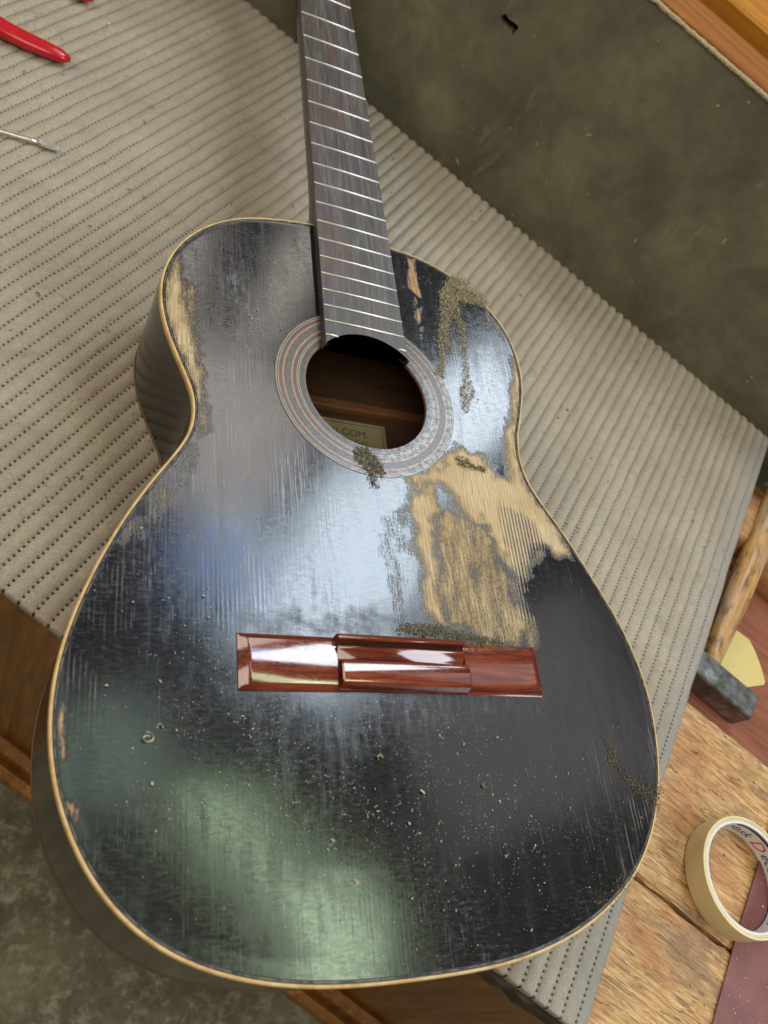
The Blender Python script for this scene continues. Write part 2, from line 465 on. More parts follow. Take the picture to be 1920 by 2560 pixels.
c = w.mix(w.math('MULTIPLY', w.ramp(gr, [(0.54, 0.0), (0.68, 0.8)]), w.ramp(fib, [(0.38, 0.25), (0.6, 1.0)])), c, (0.17, 0.13, 0.10))
ln = w.noise(w.co((0.022, 1, 1), (0, 0, 0.02)), 1500, 3, 0.6)
c = w.mix(w.ramp(ln, [(0.60, 0.0), (0.68, 0.7)]), c, (0.12, 0.055, 0.022))
nick = w.noise(w.co((1, 0.35, 1), (0, 0, 0.5)), 330, 3, 0.6)
c = w.mix(w.ramp(nick, [(0.67, 0.0), (0.74, 0.35)]), c, (0.70, 0.50, 0.27))
dk = w.noise(w.co((0.22, 1, 1)), 210, 4, 0.7, 1.5)
c = w.mix(w.ramp(dk, [(0.665, 0.0), (0.70, 0.9)]), c, (0.05, 0.03, 0.02))
ck = w.noise(w.co((0.045, 1, 1), (0, 0, 0.03)), 120, 3, 0.55, 0.6)
ckl = w.math('SUBTRACT', 1.0, w.ramp(w.math('ABSOLUTE', w.math('SUBTRACT', ck, 0.5)), [(0.0, 0.0), (0.012, 1.0)]))
ckl = w.math('MULTIPLY', ckl, w.ramp(w.noise(w.co((0.4, 1, 1)), 24, 3), [(0.46, 0.0), (0.56, 1.0)]))
c = w.mix(w.math('MULTIPLY', ckl, 0.85), c, (0.05, 0.025, 0.012))
wormn = w.voro(w.co((0.7, 1, 1)), 75)
c = w.mix(w.math('MULTIPLY', w.ramp(wormn, [(0.06, 1.0), (0.10, 0.0)]), w.ramp(w.noise(w.co(), 20, 2), [(0.55, 0.0), (0.60, 0.9)])), c, (0.03, 0.018, 0.01))
w.set(Base_Color=c, Roughness=w.ramp(g, [(0.3, 0.42), (0.7, 0.65)]), Normal=w.bump(w.math('SUBTRACT', h, w.ramp(dk, [(0.62, 0.0), (0.7, 0.5)])), 0.9, 1.6))
BENCHTOP = w.m
REDWOOD = wood('reddish_board', (0.15, 0.042, 0.02), (0.26, 0.085, 0.042), (0.35, 0.14, 0.075), 'X', 0.35, 0.42, 0.08)
BROWNWOOD = wood('varnished_brown_wood', (0.10, 0.036, 0.008), (0.24, 0.10, 0.020), (0.36, 0.165, 0.036), 'Z', 0.4, 0.4, 0.1, grime=0.4)
DARKWOOD = wood('dark_bench_edge', (0.022, 0.015, 0.008), (0.06, 0.042, 0.022), (0.11, 0.08, 0.045), 'X', 0.6, 0.6, 0.5)
ORANGEWOOD = wood('orange_varnished_wood', (0.30, 0.105, 0.010), (0.46, 0.185, 0.018), (0.56, 0.25, 0.03), 'X', 0.3, 0.6, 0.05, spec=0.15)
TRIMWOOD = wood('red_brown_trim', (0.17, 0.055, 0.010), (0.28, 0.100, 0.020), (0.36, 0.145, 0.034), 'X', 0.5, 0.7, 0.12, grime=0.3, spec=0.12)

bench = empty('workbench', 'old wooden workbench with a worn scarred top and a tool tray, under the quilted mat', 'workbench', (0, 0, 0), ANG)
add_box('plank', -800, 660, -80, 31, -140, -101.5, BENCHTOP, bench, 2.2, 0.35, 160, 14)
add_box('plank', -800, 660, 34.5, 196, -140, -102.3, BENCHTOP, bench, 2.2, 0.35, 160, 18)
add_box('gap_filler', -800, 660, 30.0, 35.5, -140, -112, DARKWOOD, bench, 0.5, 0.6, 200, 2)
add_box('tray_board', -800, 660, 190, 420, -158, -140, REDWOOD, bench, 1)
rail_v, rail_f = box_mesh(-800, 660, 400, 487, -158, -101, 9, 0.8, 120, 6)
rail_v[:, 1] += np.where(rail_v[:, 2] < -120, 0, np.where(rail_v[:, 1] < 440, 9, 0))
obj('back_rail', fix_normals(mesh_np('back_rail', rail_v, rail_f)), worn, bench)
add_box('back_board', -800, 660, 487, 530, -170, -128, TRIMWOOD, bench, 2)
add_box('bench_edge', 100, 660, -87, -80.5, -119, -102.5, DARKWOOD, bench, 2, 0.8, 60, 2)
add_box('apron', -800, 660, -80, -50, -400, -140.5, BROWNWOOD, bench, 1)
add_box('stile', -800, -212, -84, -80.5, -392, -103, BROWNWOOD, bench, 1)
add_box('apron_face', -211, 660, -83, -80.5, -392, -119.5, BROWNWOOD, bench, 1)
add_box('apron_lip', -211, 99.5, -83, -80.5, -119.2, -102, BROWNWOOD, bench, 0.6)
add_box('moulding', -800, 660, -96, -83.2, -410, -384, BROWNWOOD, bench, 4)
add_box('moulding', -800, 660, -108, -96.2, -430, -404, BROWNWOOD, bench, 5)
add_box('bottom_board', -800, 660, -95.5, 520, -430, -411, BROWNWOOD, bench, 1)
for lx in (-760, 560):
    for ly in (-40, 430):
        add_box('leg', lx, lx + 70, ly, ly + 70, -880, -430.5, BROWNWOOD, bench, 3)

# upright panel behind the bench with a torn hole, and the ledge on top of it
pm = M('dark_leathery_panel')
v = pm.co()
n1 = pm.noise(v, 14, 7, 0.62, 0.3)
n2 = pm.noise(v, 420, 4, 0.6)
n3 = pm.noise(pm.co((1, 1, 0.35), (0, 0.5, 0)), 55, 8, 0.75, 0.6)
c = pm.ramp(n1, [(0.3, (0.085, 0.078, 0.046)), (0.55, (0.145, 0.134, 0.080)), (0.75, (0.215, 0.200, 0.122))])
c = pm.mix(pm.ramp(n3, [(0.58, 0.0), (0.72, 0.6)]), c, (0.26, 0.24, 0.165))
n4 = pm.noise(pm.co((1, 1, 1)), 70, 8, 0.78, 0.8)
c = pm.mix(pm.ramp(n4, [(0.48, 0.0), (0.66, 0.3)]), c, (0.065, 0.056, 0.036))
n5 = pm.noise(pm.co((1, 1, 0.05), (0, 0.9, 0)), 260, 3, 0.5)
c = pm.mix(pm.math('MULTIPLY', pm.ramp(n5, [(0.70, 0.0), (0.74, 0.8)]), pm.ramp(pm.noise(v, 16, 3), [(0.5, 0.0), (0.62, 1.0)])), c, (0.34, 0.31, 0.24))
fl = pm.noise(v, 85, 4, 0.6)
c = pm.mix(pm.ramp(fl, [(0.70, 0.0), (0.715, 0.95)]), c, (0.40, 0.30, 0.13))
pm.set(Base_Color=c, Roughness=0.55, Normal=pm.bump(n2, 0.35, 0.4))
panel = empty('upright_panel', 'dark olive worn upright panel with a torn hole, standing behind the workbench', 'panel', (0, 0, 0), ANG)
# board as a frame of faces round the torn hole
hole = np.array([(-244.5, 50.2), (-241.2, 54.6), (-235.9, 52.6), (-228.9, 54.0), (-223.6, 52.6), (-225.2, 47.2), (-224.6, 43.6), (-229.2, 46.2), (-233.8, 45.6), (-241.8, 46.2)], float)
hc = hole.mean(0)
outer = []
X0, X1, Z0, Z1 = -1100.0, 900.0, -640.0, 143.0
from mathutils.geometry import tessellate_polygon
npt = 66
t = np.linspace(0, len(hole), npt, endpoint=False)
ip = np.stack([np.interp(t, np.arange(len(hole) + 1), np.append(hole[:, k], hole[0, k])) for k in (0, 1)], 1)
ip += RNG.normal(0, 0.25, ip.shape)
rect = [(X0, Z0), (X1, Z0), (X1, Z1), (X0, Z1)]
near_ = [(hc[0] - 60, hc[1] - 50), (hc[0] + 60, hc[1] - 50), (hc[0] + 60, hc[1] + 50), (hc[0] - 60, hc[1] + 50)]
allp = near_ + [tuple(p_) for p_ in ip]
tri = tessellate_polygon([[Vector((x_, z_, 0)) for x_, z_ in near_], [Vector((x_, z_, 0)) for x_, z_ in ip]])
V = [(x_, 592, z_) for x_, z_ in allp] + [(x_, 592, z_) for x_, z_ in rect] + [(x_, 603, z_) for x_, z_ in ip]
F = [list(f_) for f_ in tri]
o_ = 4 + npt
F += [[q, (q + 1) % 4, o_ + (q + 1) % 4, o_ + q] for q in range(4)]
F += [[4 + q, 4 + (q + 1) % npt, o_ + 4 + (q + 1) % npt, o_ + 4 + q] for q in range(npt)]
me = mesh_np('panel_face', V, F, False)
obj('panel_face', fix_normals(me), pm.m, panel)
add_box('panel_core', X0, X1, 604, 622, Z0, 142, DARKWOOD, panel, 0.5)
lip_v, lip_f = [], []
npx = 420
xs = np.linspace(-700, 500, npx)
j = np.cumsum(RNG.normal(0, 0.35, npx)); j -= np.linspace(j[0], j[-1], npx); j = np.clip(j, -2, 2)
for k, (dy, dz) in enumerate(((-0.6, 142.5), (-1.6, 144.8), (1.5, 146.2), (4.5, 145.9), (5, 143))):
    yy = 592 + dy + (j * 0.6 + RNG.normal(0, 0.35, npx)) * (1 if k in (1, 3) else 0.3)
    zz = dz + RNG.normal(0, 0.3, npx)
    lip_v.append(np.stack([xs, yy, zz], 1))
lip_v = np.concatenate(lip_v)
obj('frayed_edge', mesh_np('frayed_edge', lip_v, grid_faces(5, npx)), plain('frayed_fibre', (0.30, 0.24, 0.12), 0.8, 0.4, 500, bump=0.5), panel)
ledge = empty('window_ledge', 'red brown wooden ledge above the dark panel with an orange board behind a groove', 'ledge', (0, 0, 0), ANG)
add_box('ledge_strip', -900, 700, 597.2, 601.5, 120, 144.5, TRIMWOOD, ledge, 0.8, 0.15, 80, 1)
add_box('ledge_board', -900, 700, 602.2, 662, 120, 146, TRIMWOOD, ledge, 1.2, 0.1, 60, 3)
add_box('groove_bed', -900, 700, 662.5, 709, 110, 128, DARKWOOD, ledge, 0.5)
add_box('ledge_board', -900, 700, 709.5, 980, 110, 150, ORANGEWOOD, ledge, 3)

# ------------------------------------------------------------------ quilted mat
PITCH, U0, U1, VR, VL, ZT = 11.2, -86.0, 612.0, 256.0, -640.0, -91.6
offs = np.array([-4.9, -3.3, -2.0, -1.3, -0.9, -0.62, 0.62, 0.9, 1.3, 2.0, 3.3, 4.9])
nrib = 80
vg = VR - 10 - np.arange(nrib) * PITCH                       # the stitched grooves
vcols = (vg[:, None] - offs[None, :]).ravel()
isg = np.tile(offs, nrib)
vcols = np.concatenate([[VR, VR - 2, VR - 4], vcols])
isg = np.concatenate([[9, 8, 7], isg])
rows = (np.arange(U0, U1, 4.2)[:, None] + np.array([0.0, 1.15, 1.6, 3.75])).ravel()
UU, VV = np.meshgrid(rows, vcols, indexing='ij')
G = np.broadcast_to(isg, UU.shape)
ph = (VV - vg[-1]) / PITCH
prof = np.abs(np.sin(math.pi * ph)) ** 0.55                  # 0 in the groove, 1 on the rib
ribvar = 0.65 + 0.6 * vnoise(UU, VV, 48, 3)
hem = np.clip((VR - VV) / 34.0, 0.0, 1.0) ** 0.8             # flat towards the right hem
height = 2.7 * ribvar * hem * (1 + 0.55 * np.clip((UU - 300) / 220, 0, 1))
fade = np.clip((VR - VV) / 16.0, 0.25, 1.0)
Z = ZT - height + prof * height - (1 - hem) * 2.2
Z += 1.6 * (vnoise(UU, VV, 90, 4) - 0.5) + 0.35 * (vnoise(UU, VV, 14, 5) - 0.5)
Z[:, 0] -= 3.2
Z[:, 1] -= 0.9
Z[:, 2] -= 0.2
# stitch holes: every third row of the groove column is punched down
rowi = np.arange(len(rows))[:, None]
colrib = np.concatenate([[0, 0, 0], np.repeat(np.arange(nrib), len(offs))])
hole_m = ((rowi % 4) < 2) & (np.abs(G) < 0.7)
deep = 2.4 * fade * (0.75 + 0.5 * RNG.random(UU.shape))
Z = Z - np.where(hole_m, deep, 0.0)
between = ((rowi % 4) >= 2) & (np.abs(G) < 0.7)
Z = Z + np.where(between, 0.35, 0.0)
V2 = VV + 0.55 * (vnoise(UU, VV, 23, 8) - 0.5) * 2 + 0.12 * (RNG.random(UU.shape) - 0.5)
U2 = UU + 0.2 * (RNG.random(UU.shape) - 0.5)
# the back edge bends down behind the bench
rad, ub = 20.0, 556.0
a = np.clip((UU - ub) / rad, 0, 1.25)
rest = np.clip(UU - ub - 1.25 * rad, 0, None)
hgt = Z - ZT
Ub = np.where(UU > ub, ub + (rad + hgt) * np.sin(a) + rest * math.cos(1.25), U2)
Zb = np.where(UU > ub, ZT - rad + (rad + hgt) * np.cos(a) - rest * math.sin(1.25), Z)
# front edge: cut straight, fabric pinched a little
Zb = np.where(UU < U0 + 3, Zb - (1 - (UU - U0) / 3) * 0.8, Zb)
nR, nC = UU.shape
V = np.stack([V2, Ub, Zb], -1).reshape(-1, 3)
F = grid_faces(nR, nC)
fr = V[:nC].copy(); fr[:, 2] = -101.2; fr[:, 1] += 0.8
rg = V[0::nC].copy(); rg[:, 2] = np.minimum(rg[:, 2] - 2.5, -100.9); rg[:, 0] -= 0.5
b = len(V)
V = np.concatenate([V, fr, rg])
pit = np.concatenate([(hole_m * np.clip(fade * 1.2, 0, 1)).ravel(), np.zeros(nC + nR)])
q = np.arange(nC - 1)
F = np.concatenate([F, np.stack([q, b + q, b + q + 1, q + 1], 1)])
q = np.arange(nR - 1)
F = np.concatenate([F, np.stack([q * nC, (q + 1) * nC, b + nC + q + 1, b + nC + q], 1)])
mm_ = M('quilted_vinyl')
v = mm_.co()
gr = mm_.voro(v, 780, 'DISTANCE_TO_EDGE')
lg = mm_.noise(v, 800, 3, 0.6)
blot = mm_.noise(v, 11, 6, 0.6)
c = mm_.ramp(blot, [(0.3, (0.365, 0.295, 0.197)), (0.7, (0.500, 0.425, 0.300))])
c = mm_.mix(mm_.ramp(mm_.noise(v, 70, 7, 0.7), [(0.58, 0.0), (0.75, 0.45)]), c, (0.22, 0.19, 0.15))
c = mm_.mix(mm_.ramp(lg, [(0.36, 0.38), (0.6, 0.0)]), c, (0.15, 0.125, 0.09))
st_ = mm_.noise(v, 26, 6, 0.7, 0.6)
c = mm_.mix(mm_.ramp(st_, [(0.57, 0.0), (0.70, 0.35)]), c, (0.17, 0.15, 0.12))
sp2_ = mm_.noise(mm_.co((1, 0.35, 1), (0, 0, 0.7)), 330, 2, 0.5)
c = mm_.mix(mm_.ramp(sp2_, [(0.69, 0.0), (0.73, 0.5)]), c, (0.14, 0.11, 0.085))
sp = mm_.noise(v, 260, 2, 0.5)
c = mm_.mix(mm_.ramp(sp, [(0.73, 0.0), (0.76, 0.6)]), c, (0.17, 0.10, 0.06))
c = mm_.mix(mm_.math('MULTIPLY', mm_.attr('crown'), mm_.ramp(mm_.noise(v, 160, 4, 0.7), [(0.3, 0.6), (0.6, 1.0)])), (0.255, 0.250, 0.228), c)  # grooves and flanks mixed greyer: shading of the ribs put into the colour
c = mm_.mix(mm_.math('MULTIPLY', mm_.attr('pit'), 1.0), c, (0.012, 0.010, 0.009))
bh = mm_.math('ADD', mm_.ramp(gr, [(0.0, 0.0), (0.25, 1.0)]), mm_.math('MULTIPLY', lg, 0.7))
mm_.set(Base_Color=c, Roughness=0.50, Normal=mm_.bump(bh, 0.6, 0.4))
MATM = mm_.m
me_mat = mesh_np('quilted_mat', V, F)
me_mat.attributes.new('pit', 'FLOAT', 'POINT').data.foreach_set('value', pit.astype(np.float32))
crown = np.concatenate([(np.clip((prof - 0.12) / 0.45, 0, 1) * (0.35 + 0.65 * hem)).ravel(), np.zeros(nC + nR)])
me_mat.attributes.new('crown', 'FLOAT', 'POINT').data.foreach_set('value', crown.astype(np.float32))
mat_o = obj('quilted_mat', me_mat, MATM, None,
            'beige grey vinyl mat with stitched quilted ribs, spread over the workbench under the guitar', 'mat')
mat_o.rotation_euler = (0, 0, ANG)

# ------------------------------------------------------------------ the guitar
guitar = empty('guitar', 'old black classical guitar without strings, its lacquer worn to bare wood beside the soundhole', 'guitar', (0, 0, -92))
GO = -92.0


def part(name, me, mat, parent=guitar, **kw):
    o = obj(name, me, mat, parent, **kw)
    if parent is guitar: o.location = (0, 0, -GO * S)        # meshes are written with z = 0 at the soundboard
    return o


HC, HR = np.array([0.0, 179.4]), 45.5
NT = 1400
P = np.array(OUTLINE, float)
# resample as radius over angle round the soundhole, then smooth
th = np.arctan2(P[:, 1] - HC[1], P[:, 0] - HC[0])
rr = np.hypot(P[:, 0] - HC[0], P[:, 1] - HC[1])
o_ = np.argsort(th)
th, rr = th[o_], rr[o_]
TH = np.linspace(-math.pi, math.pi, NT, endpoint=False)
RAD = np.interp(TH, np.concatenate([th[-3:] - 2 * math.pi, th, th[:3] + 2 * math.pi]), np.concatenate([rr[-3:], rr, rr[:3]]))
ker = np.exp(-0.5 * (np.arange(-30, 31) / 9.0) ** 2); ker /= ker.sum()
RAD = np.convolve(np.concatenate([RAD[-30:], RAD, RAD[:30]]), ker, 'valid')
OUT = np.stack([HC[0] + RAD * np.cos(TH), HC[1] + RAD * np.sin(TH)], 1)
tan = np.roll(OUT, -1, 0) - np.roll(OUT, 1, 0)
tan /= np.linalg.norm(tan, axis=1)[:, None]
NRM = np.stack([tan[:, 1], -tan[:, 0]], 1)                   # outward


def inset(d): return OUT - NRM * d


def ring_loft(loops, closed_profile=False):
    """loops: list of (xy array, z) with NT points"""
    V = np.concatenate([np.column_stack([xy, np.full(len(xy), z) if np.isscalar(z) else z]) for xy, z in loops])
    n = len(loops)
    F = grid_faces(n, NT, True)
    if closed_profile:
        j = np.arange(NT)
        a, b = (n - 1) * NT + j, j
        F = np.concatenate([F, np.stack([a, (n - 1) * NT + (j + 1) % NT, (j + 1) % NT, j], 1)])
    return V, F


# --- soundboard with wear masks as attributes
NRING = 215
edge = inset(1.7)
holep = np.stack([HC[0] + HR * np.cos(TH), HC[1] + HR * np.sin(TH)], 1)
f = np.linspace(0, 1, NRING)[:, None]
X = holep[None, :, 0] * (1 - f) + edge[None, :, 0] * f
Y = holep[None, :, 1] * (1 - f) + edge[None, :, 1] * f
Z = 0.28 * (vnoise(X + 500, Y + 500, 95, 11) - 0.5) + 0.10 * (vnoise(X + 500, Y + 500, 33, 12) - 0.5)
Z += 0.9 * np.exp(-((X / 95) ** 2 + ((Y + 30) / 90) ** 2)) * np.clip((1 - f) * 6, 0, 1) - 0.15
fall = np.clip((1 - f) / 0.03, 0, 1)
Z = Z * fall
V = np.stack([X, Y, Z], -1).reshape(-1, 3)
F = grid_faces(NRING, NT, True)
me = mesh_np('soundboard', V, F)


def mask(keys, soft, jit=0.0):
    out_ = np.zeros(X.shape)
    if jit:
        xx = X + jit * (vnoise(X + 500, Y + 500, 5, 21) - 0.5) * 2
        yy = Y + jit * 2.5 * (vnoise(X + 700, Y + 500, 7, 22) - 0.5) * 2
    else: xx, yy = X, Y
    for p in WEAR[keys]:
        p = np.array(p)
        lo, hi = p.min(0) - 15, p.max(0) + 15
        w_ = (X > lo[0]) & (X < hi[0]) & (Y > lo[1]) & (Y < hi[1])
        if not w_.any(): continue
        v_ = np.clip(0.5 + sdist(p, xx[w_], yy[w_]) / (2 * soft), 0, 1)
        out_[w_] = np.maximum(out_[w_], v_)
    return out_


full, half = mask('full', 5.5, 2.2), mask('half', 8.0, 3.0)
half = np.where(X < 12, np.where(X > -60, half * 0.55, half), half)
linesm, llines = mask('lines', 3.0, 1.0), mask('llines', 9.0, 3.0)
orange, scuff_shine = mask('orange', 1.8, 0.6), mask('scuff_shine', 6.0, 3.0) * np.where(Y < 5, 0.55, 1.0)
roughm, blackg = mask('rough', 6.0, 3.0), mask('blackgrain', 9.0, 3.0)
patch = vnoise(X + 500, Y + 500, 11, 31) * 0.5 + vnoise(X * 2.2 + 900, Y * 0.8 + 500, 9, 32) * 0.5
patch2 = vnoise(X * 3.0 + 900, Y * 0.55 + 500, 8, 33)
streak = vnoise(X * 4.0 + 900, Y * 0.5 + 500, 6, 34)
# scraped column, bays of old lacquer left inside the bare area
wear = np.maximum(np.maximum(full * (0.98 - 0.30 * linesm - 0.42 * patch * patch2), half * (0.20 + 0.32 * patch + 0.30 * patch2)), orange * (0.30 + 0.62 * streak))
for nm, arr in (('wear', wear), ('orange', orange), ('llines', llines), ('scuff_shine', scuff_shine), ('rough', roughm),
                ('blackgrain', blackg), ('lines', linesm)):
    at = me.attributes.new(nm, 'FLOAT', 'POINT')
    at.data.foreach_set('value', arr.ravel().astype(np.float32))

s_ = M('worn_black_lacquer')
v = s_.co()
vg_ = s_.co((1, 0.018, 1))
fib = s_.noise(s_.co((1, 0.05, 1)), 1500, 3, 0.6, 0.2)        # long fibres
grl = s_.wave(s_.co((1, 0.05, 1)), 118, 1.4, 2, 2.0, 'X')     # annual rings about 1.3 mm apart
grn = s_.noise(vg_, 780, 2, 0.5)
iso = s_.noise(v, 420, 5, 0.7)
fine = s_.noise(s_.co((1, 0.45, 1)), 1100, 4, 0.7)
wipe = s_.noise(s_.co((0.30, 1, 1), (0, 0, 0.25)), 620, 5, 0.75, 0.5)
big = s_.noise(v, 30, 5, 0.6)
wa, la = s_.attr('wear'), s_.attr('llines')
sc_, ro, bk = s_.attr('scuff_shine'), s_.attr('rough'), s_.attr('blackgrain')
nz = s_.math('ADD', s_.math('MULTIPLY', s_.math('SUBTRACT', fine, 0.5), 1.0), s_.math('MULTIPLY', s_.math('SUBTRACT', fib, 0.5), 0.75))
nz = s_.math('ADD', nz, s_.math('MULTIPLY', s_.math('SUBTRACT', grl, 0.5), s_.math('MULTIPLY', s_.attr('lines'), 0.75)))
gate = s_.ramp(wa, [(0.02, 0.0), (0.15, 1.0)])
wv = s_.math('ADD', wa, s_.math('MULTIPLY', nz, gate))
bare = s_.ramp(wv, [(0.30, 0.0), (0.80, 1.0)])
semi = s_.ramp(wv, [(0.10, 0.0), (0.46, 1.0)])
woodc = s_.ramp(s_.math('ADD', s_.math('MULTIPLY', grl, 0.14), s_.math('MULTIPLY', fib, 0.86)),
                [(0.25, (0.33, 0.232, 0.122)), (0.5, (0.50, 0.380, 0.212)), (0.75, (0.64, 0.52, 0.315))])
woodc = s_.mix(s_.ramp(big, [(0.4, 0.0), (0.65, 0.6)]), woodc, (0.41, 0.255, 0.115))
woodc = s_.mix(s_.ramp(fine, [(0.55, 0.0), (0.75, 0.4)]), woodc, (0.15, 0.105, 0.055))
woodc = s_.mix(s_.math('MULTIPLY', s_.attr('orange'), 0.75), woodc, (0.50, 0.24, 0.07))
semic = s_.ramp(iso, [(0.35, (0.030, 0.024, 0.015)), (0.5, (0.110, 0.082, 0.045)), (0.7, (0.24, 0.175, 0.09))])
black = s_.ramp(big, [(0.3, (0.0042, 0.0042, 0.0052)), (0.7, (0.010, 0.0095, 0.0098))])
# pale grain lines where the lacquer has sunk and dust lies in the pores
pore = s_.math('MULTIPLY', s_.ramp(grl, [(0.70, 0.0), (0.92, 1.0)]), s_.ramp(s_.noise(s_.co((1, 0.12, 1)), 210, 4, 0.6), [(0.47, 0.0), (0.60, 1.0)]))
pore = s_.math('MULTIPLY', pore, s_.ramp(s_.noise(s_.co((1, 0.3, 1)), 70, 4, 0.6), [(0.40, 0.15), (0.62, 1.0)]))
pore = s_.math('MULTIPLY', pore, s_.ramp(la, [(0.2, 0.0), (0.9, 0.75)]))
black = s_.mix(pore, black, (0.20, 0.185, 0.15))
scn = s_.math('MULTIPLY', s_.ramp(s_.noise(s_.co((1, 0.25, 1)), 320, 6, 0.72), [(0.45, 0.0), (0.72, 0.42)]), sc_)
black = s_.mix(scn, black, (0.19, 0.20, 0.21))
# fine scratches in several directions
scr = None
for k, (ax, sc0) in enumerate(((0.3, 230), (1.35, 260), (2.3, 300))):
    q_ = s_.noise(s_.co((1, 0.03, 1), (0, 0, ax)), sc0 * 4, 2, 0.5)
    r_ = s_.ramp(q_, [(0.675, 0.0), (0.71, 1.0)])
    scr = r_ if scr is None else s_.math('MAXIMUM', scr, r_)
scr = s_.math('MULTIPLY', scr, s_.ramp(s_.noise(v, 24, 3), [(0.48, 0.0), (0.65, 0.55)]))
black = s_.mix(s_.math('MULTIPLY', scr, 0.55), black, (0.18, 0.18, 0.17))
film = s_.math('MULTIPLY', s_.ramp(wipe, [(0.50, 0.0), (0.74, 0.26)]), s_.ramp(s_.noise(v, 13, 3), [(0.42, 0.0), (0.62, 1.0)]))
black = s_.mix(film, black, (0.10, 0.105, 0.105))
dustn = s_.ramp(s_.noise(v, 2600, 2, 0.6), [(0.70, 0.0), (0.76, 1.0)])
dustn = s_.math('MULTIPLY', dustn, s_.ramp(s_.noise(v, 17, 4, 0.6), [(0.45, 0.05), (0.7, 0.6)]))
black = s_.mix(dustn, black, (0.26, 0.25, 0.20))
col = s_.mix(semi, black, semic)
col = s_.mix(bare, col, woodc)
rgh = s_.math('ADD', 0.105, s_.math('MULTIPLY', s_.ramp(wipe, [(0.35, 0.0), (0.75, 1.0)]), 0.09))
rgh = s_.math('ADD', rgh, s_.math('MULTIPLY', film, 0.4))
smud = s_.math('MULTIPLY', s_.ramp(s_.noise(s_.co((1, 0.16, 1)), 120, 6, 0.7, 0.3), [(0.48, 0.0), (0.70, 1.0)]), s_.ramp(s_.noise(v, 9, 3), [(0.40, 0.15), (0.62, 1.0)]))
rgh = s_.math('ADD', rgh, s_.math('MULTIPLY', smud, 0.14))
rgh = s_.math('ADD', rgh, s_.math('MULTIPLY', scn, 0.25))
rgh = s_.math('ADD', rgh, s_.math('MULTIPLY', s_.math('MULTIPLY', ro, iso), 0.30))
rgh = s_.math('ADD', rgh, s_.math('MULTIPLY', semi, 0.26))
rgh = s_.math('ADD', rgh, s_.math('MULTIPLY', bare, 0.22), True)
gvar = s_.ramp(s_.noise(s_.co((1, 0.3, 1)), 75, 4, 0.6), [(0.38, 0.1), (0.64, 1.0)])
hgt_ = s_.math('ADD', s_.math('MULTIPLY', s_.math('MULTIPLY', grl, gvar), s_.math('ADD', 0.26, s_.math('MULTIPLY', la, 0.8))), s_.math('MULTIPLY', grn, 0.55))
hgt_ = s_.math('SUBTRACT', hgt_, s_.math('MULTIPLY', bk, s_.ramp(grn, [(0.56, 0.0), (0.62, 2.2)])))
nrm = s_.bump(hgt_, 0.09, 0.13)
nrm = s_.bump(s_.math('ADD', s_.math('MULTIPLY', fine, 0.35), s_.math('MULTIPLY', ro, s_.noise(v, 700, 3, 0.6))), 0.09, 0.18, nrm)
nrm = s_.bump(s_.math('MULTIPLY', scr, -1.0), 0.3, 0.1, nrm)
nrm = s_.bump(s_.noise(v, 60, 3, 0.5), 0.06, 0.8, nrm)
nrm = s_.bump(s_.math('SUBTRACT', s_.math('MULTIPLY', fine, s_.math('ADD', 0.05, semi)), bare), 0.3, 0.25, nrm)
s_.set(Base_Color=col, Roughness=rgh, Normal=nrm)
s_.b.inputs['IOR'].default_value = 1.62
s_.put(s_.b.inputs['Specular IOR Level'], s_.math('SUBTRACT', 0.5, s_.math('MULTIPLY', semi, 0.34)))
LACQ = s_.m
part('soundboard', me, LACQ)

# --- plainer lacquer for the ribs, and the inside wood
lm = M('black_lacquer_rib')
v = lm.co()
n_ = lm.noise(v, 60, 5)
lm.set(Base_Color=lm.ramp(n_, [(0.3, (0.006, 0.006, 0.006)), (0.7, (0.014, 0.012, 0.010))]),
       Roughness=lm.ramp(lm.noise(v, 300, 5), [(0.3, 0.11), (0.8, 0.22)]), Normal=lm.bump(lm.noise(v, 40, 4), 0.08, 1.0))
RIBM = lm.m
INSIDE = wood('inside_cedar', (0.05, 0.026, 0.012), (0.11, 0.06, 0.026), (0.17, 0.095, 0.045), 'X', 0.4, 0.7, 0.1)
BRACE = wood('brace_wood', (0.17, 0.075, 0.03), (0.28, 0.13, 0.05), (0.36, 0.19, 0.08), 'X', 0.5, 0.6, 0.1)
bn = M('maple_binding')
v = bn.co()
n_ = bn.noise(v, 500, 5, 0.6)
c = bn.ramp(bn.noise(v, 90, 5, 0.65), [(0.3, (0.42, 0.235, 0.075)), (0.5, (0.58, 0.385, 0.145)), (0.7, (0.66, 0.49, 0.22))])
c = bn.mix(bn.ramp(bn.noise(v, 900, 4, 0.7), [(0.58, 0.0), (0.70, 0.65)]), c, (0.16, 0.075, 0.02))
bn.set(Base_Color=c, Roughness=0.4, Normal=bn.bump(n_, 0.2, 0.2))
BIND = bn.m
prm = M('purfling_lines')
v = prm.co()
c = prm.mix(prm.ramp(prm.noise(v, 170, 5, 0.65), [(0.42, 0.0), (0.58, 0.75)]), (0.012, 0.011, 0.011), (0.36, 0.31, 0.21))
prm.set(Base_Color=c, Roughness=0.35)
BLACKP = plain('black_line', (0.008, 0.008, 0.009), 0.3)

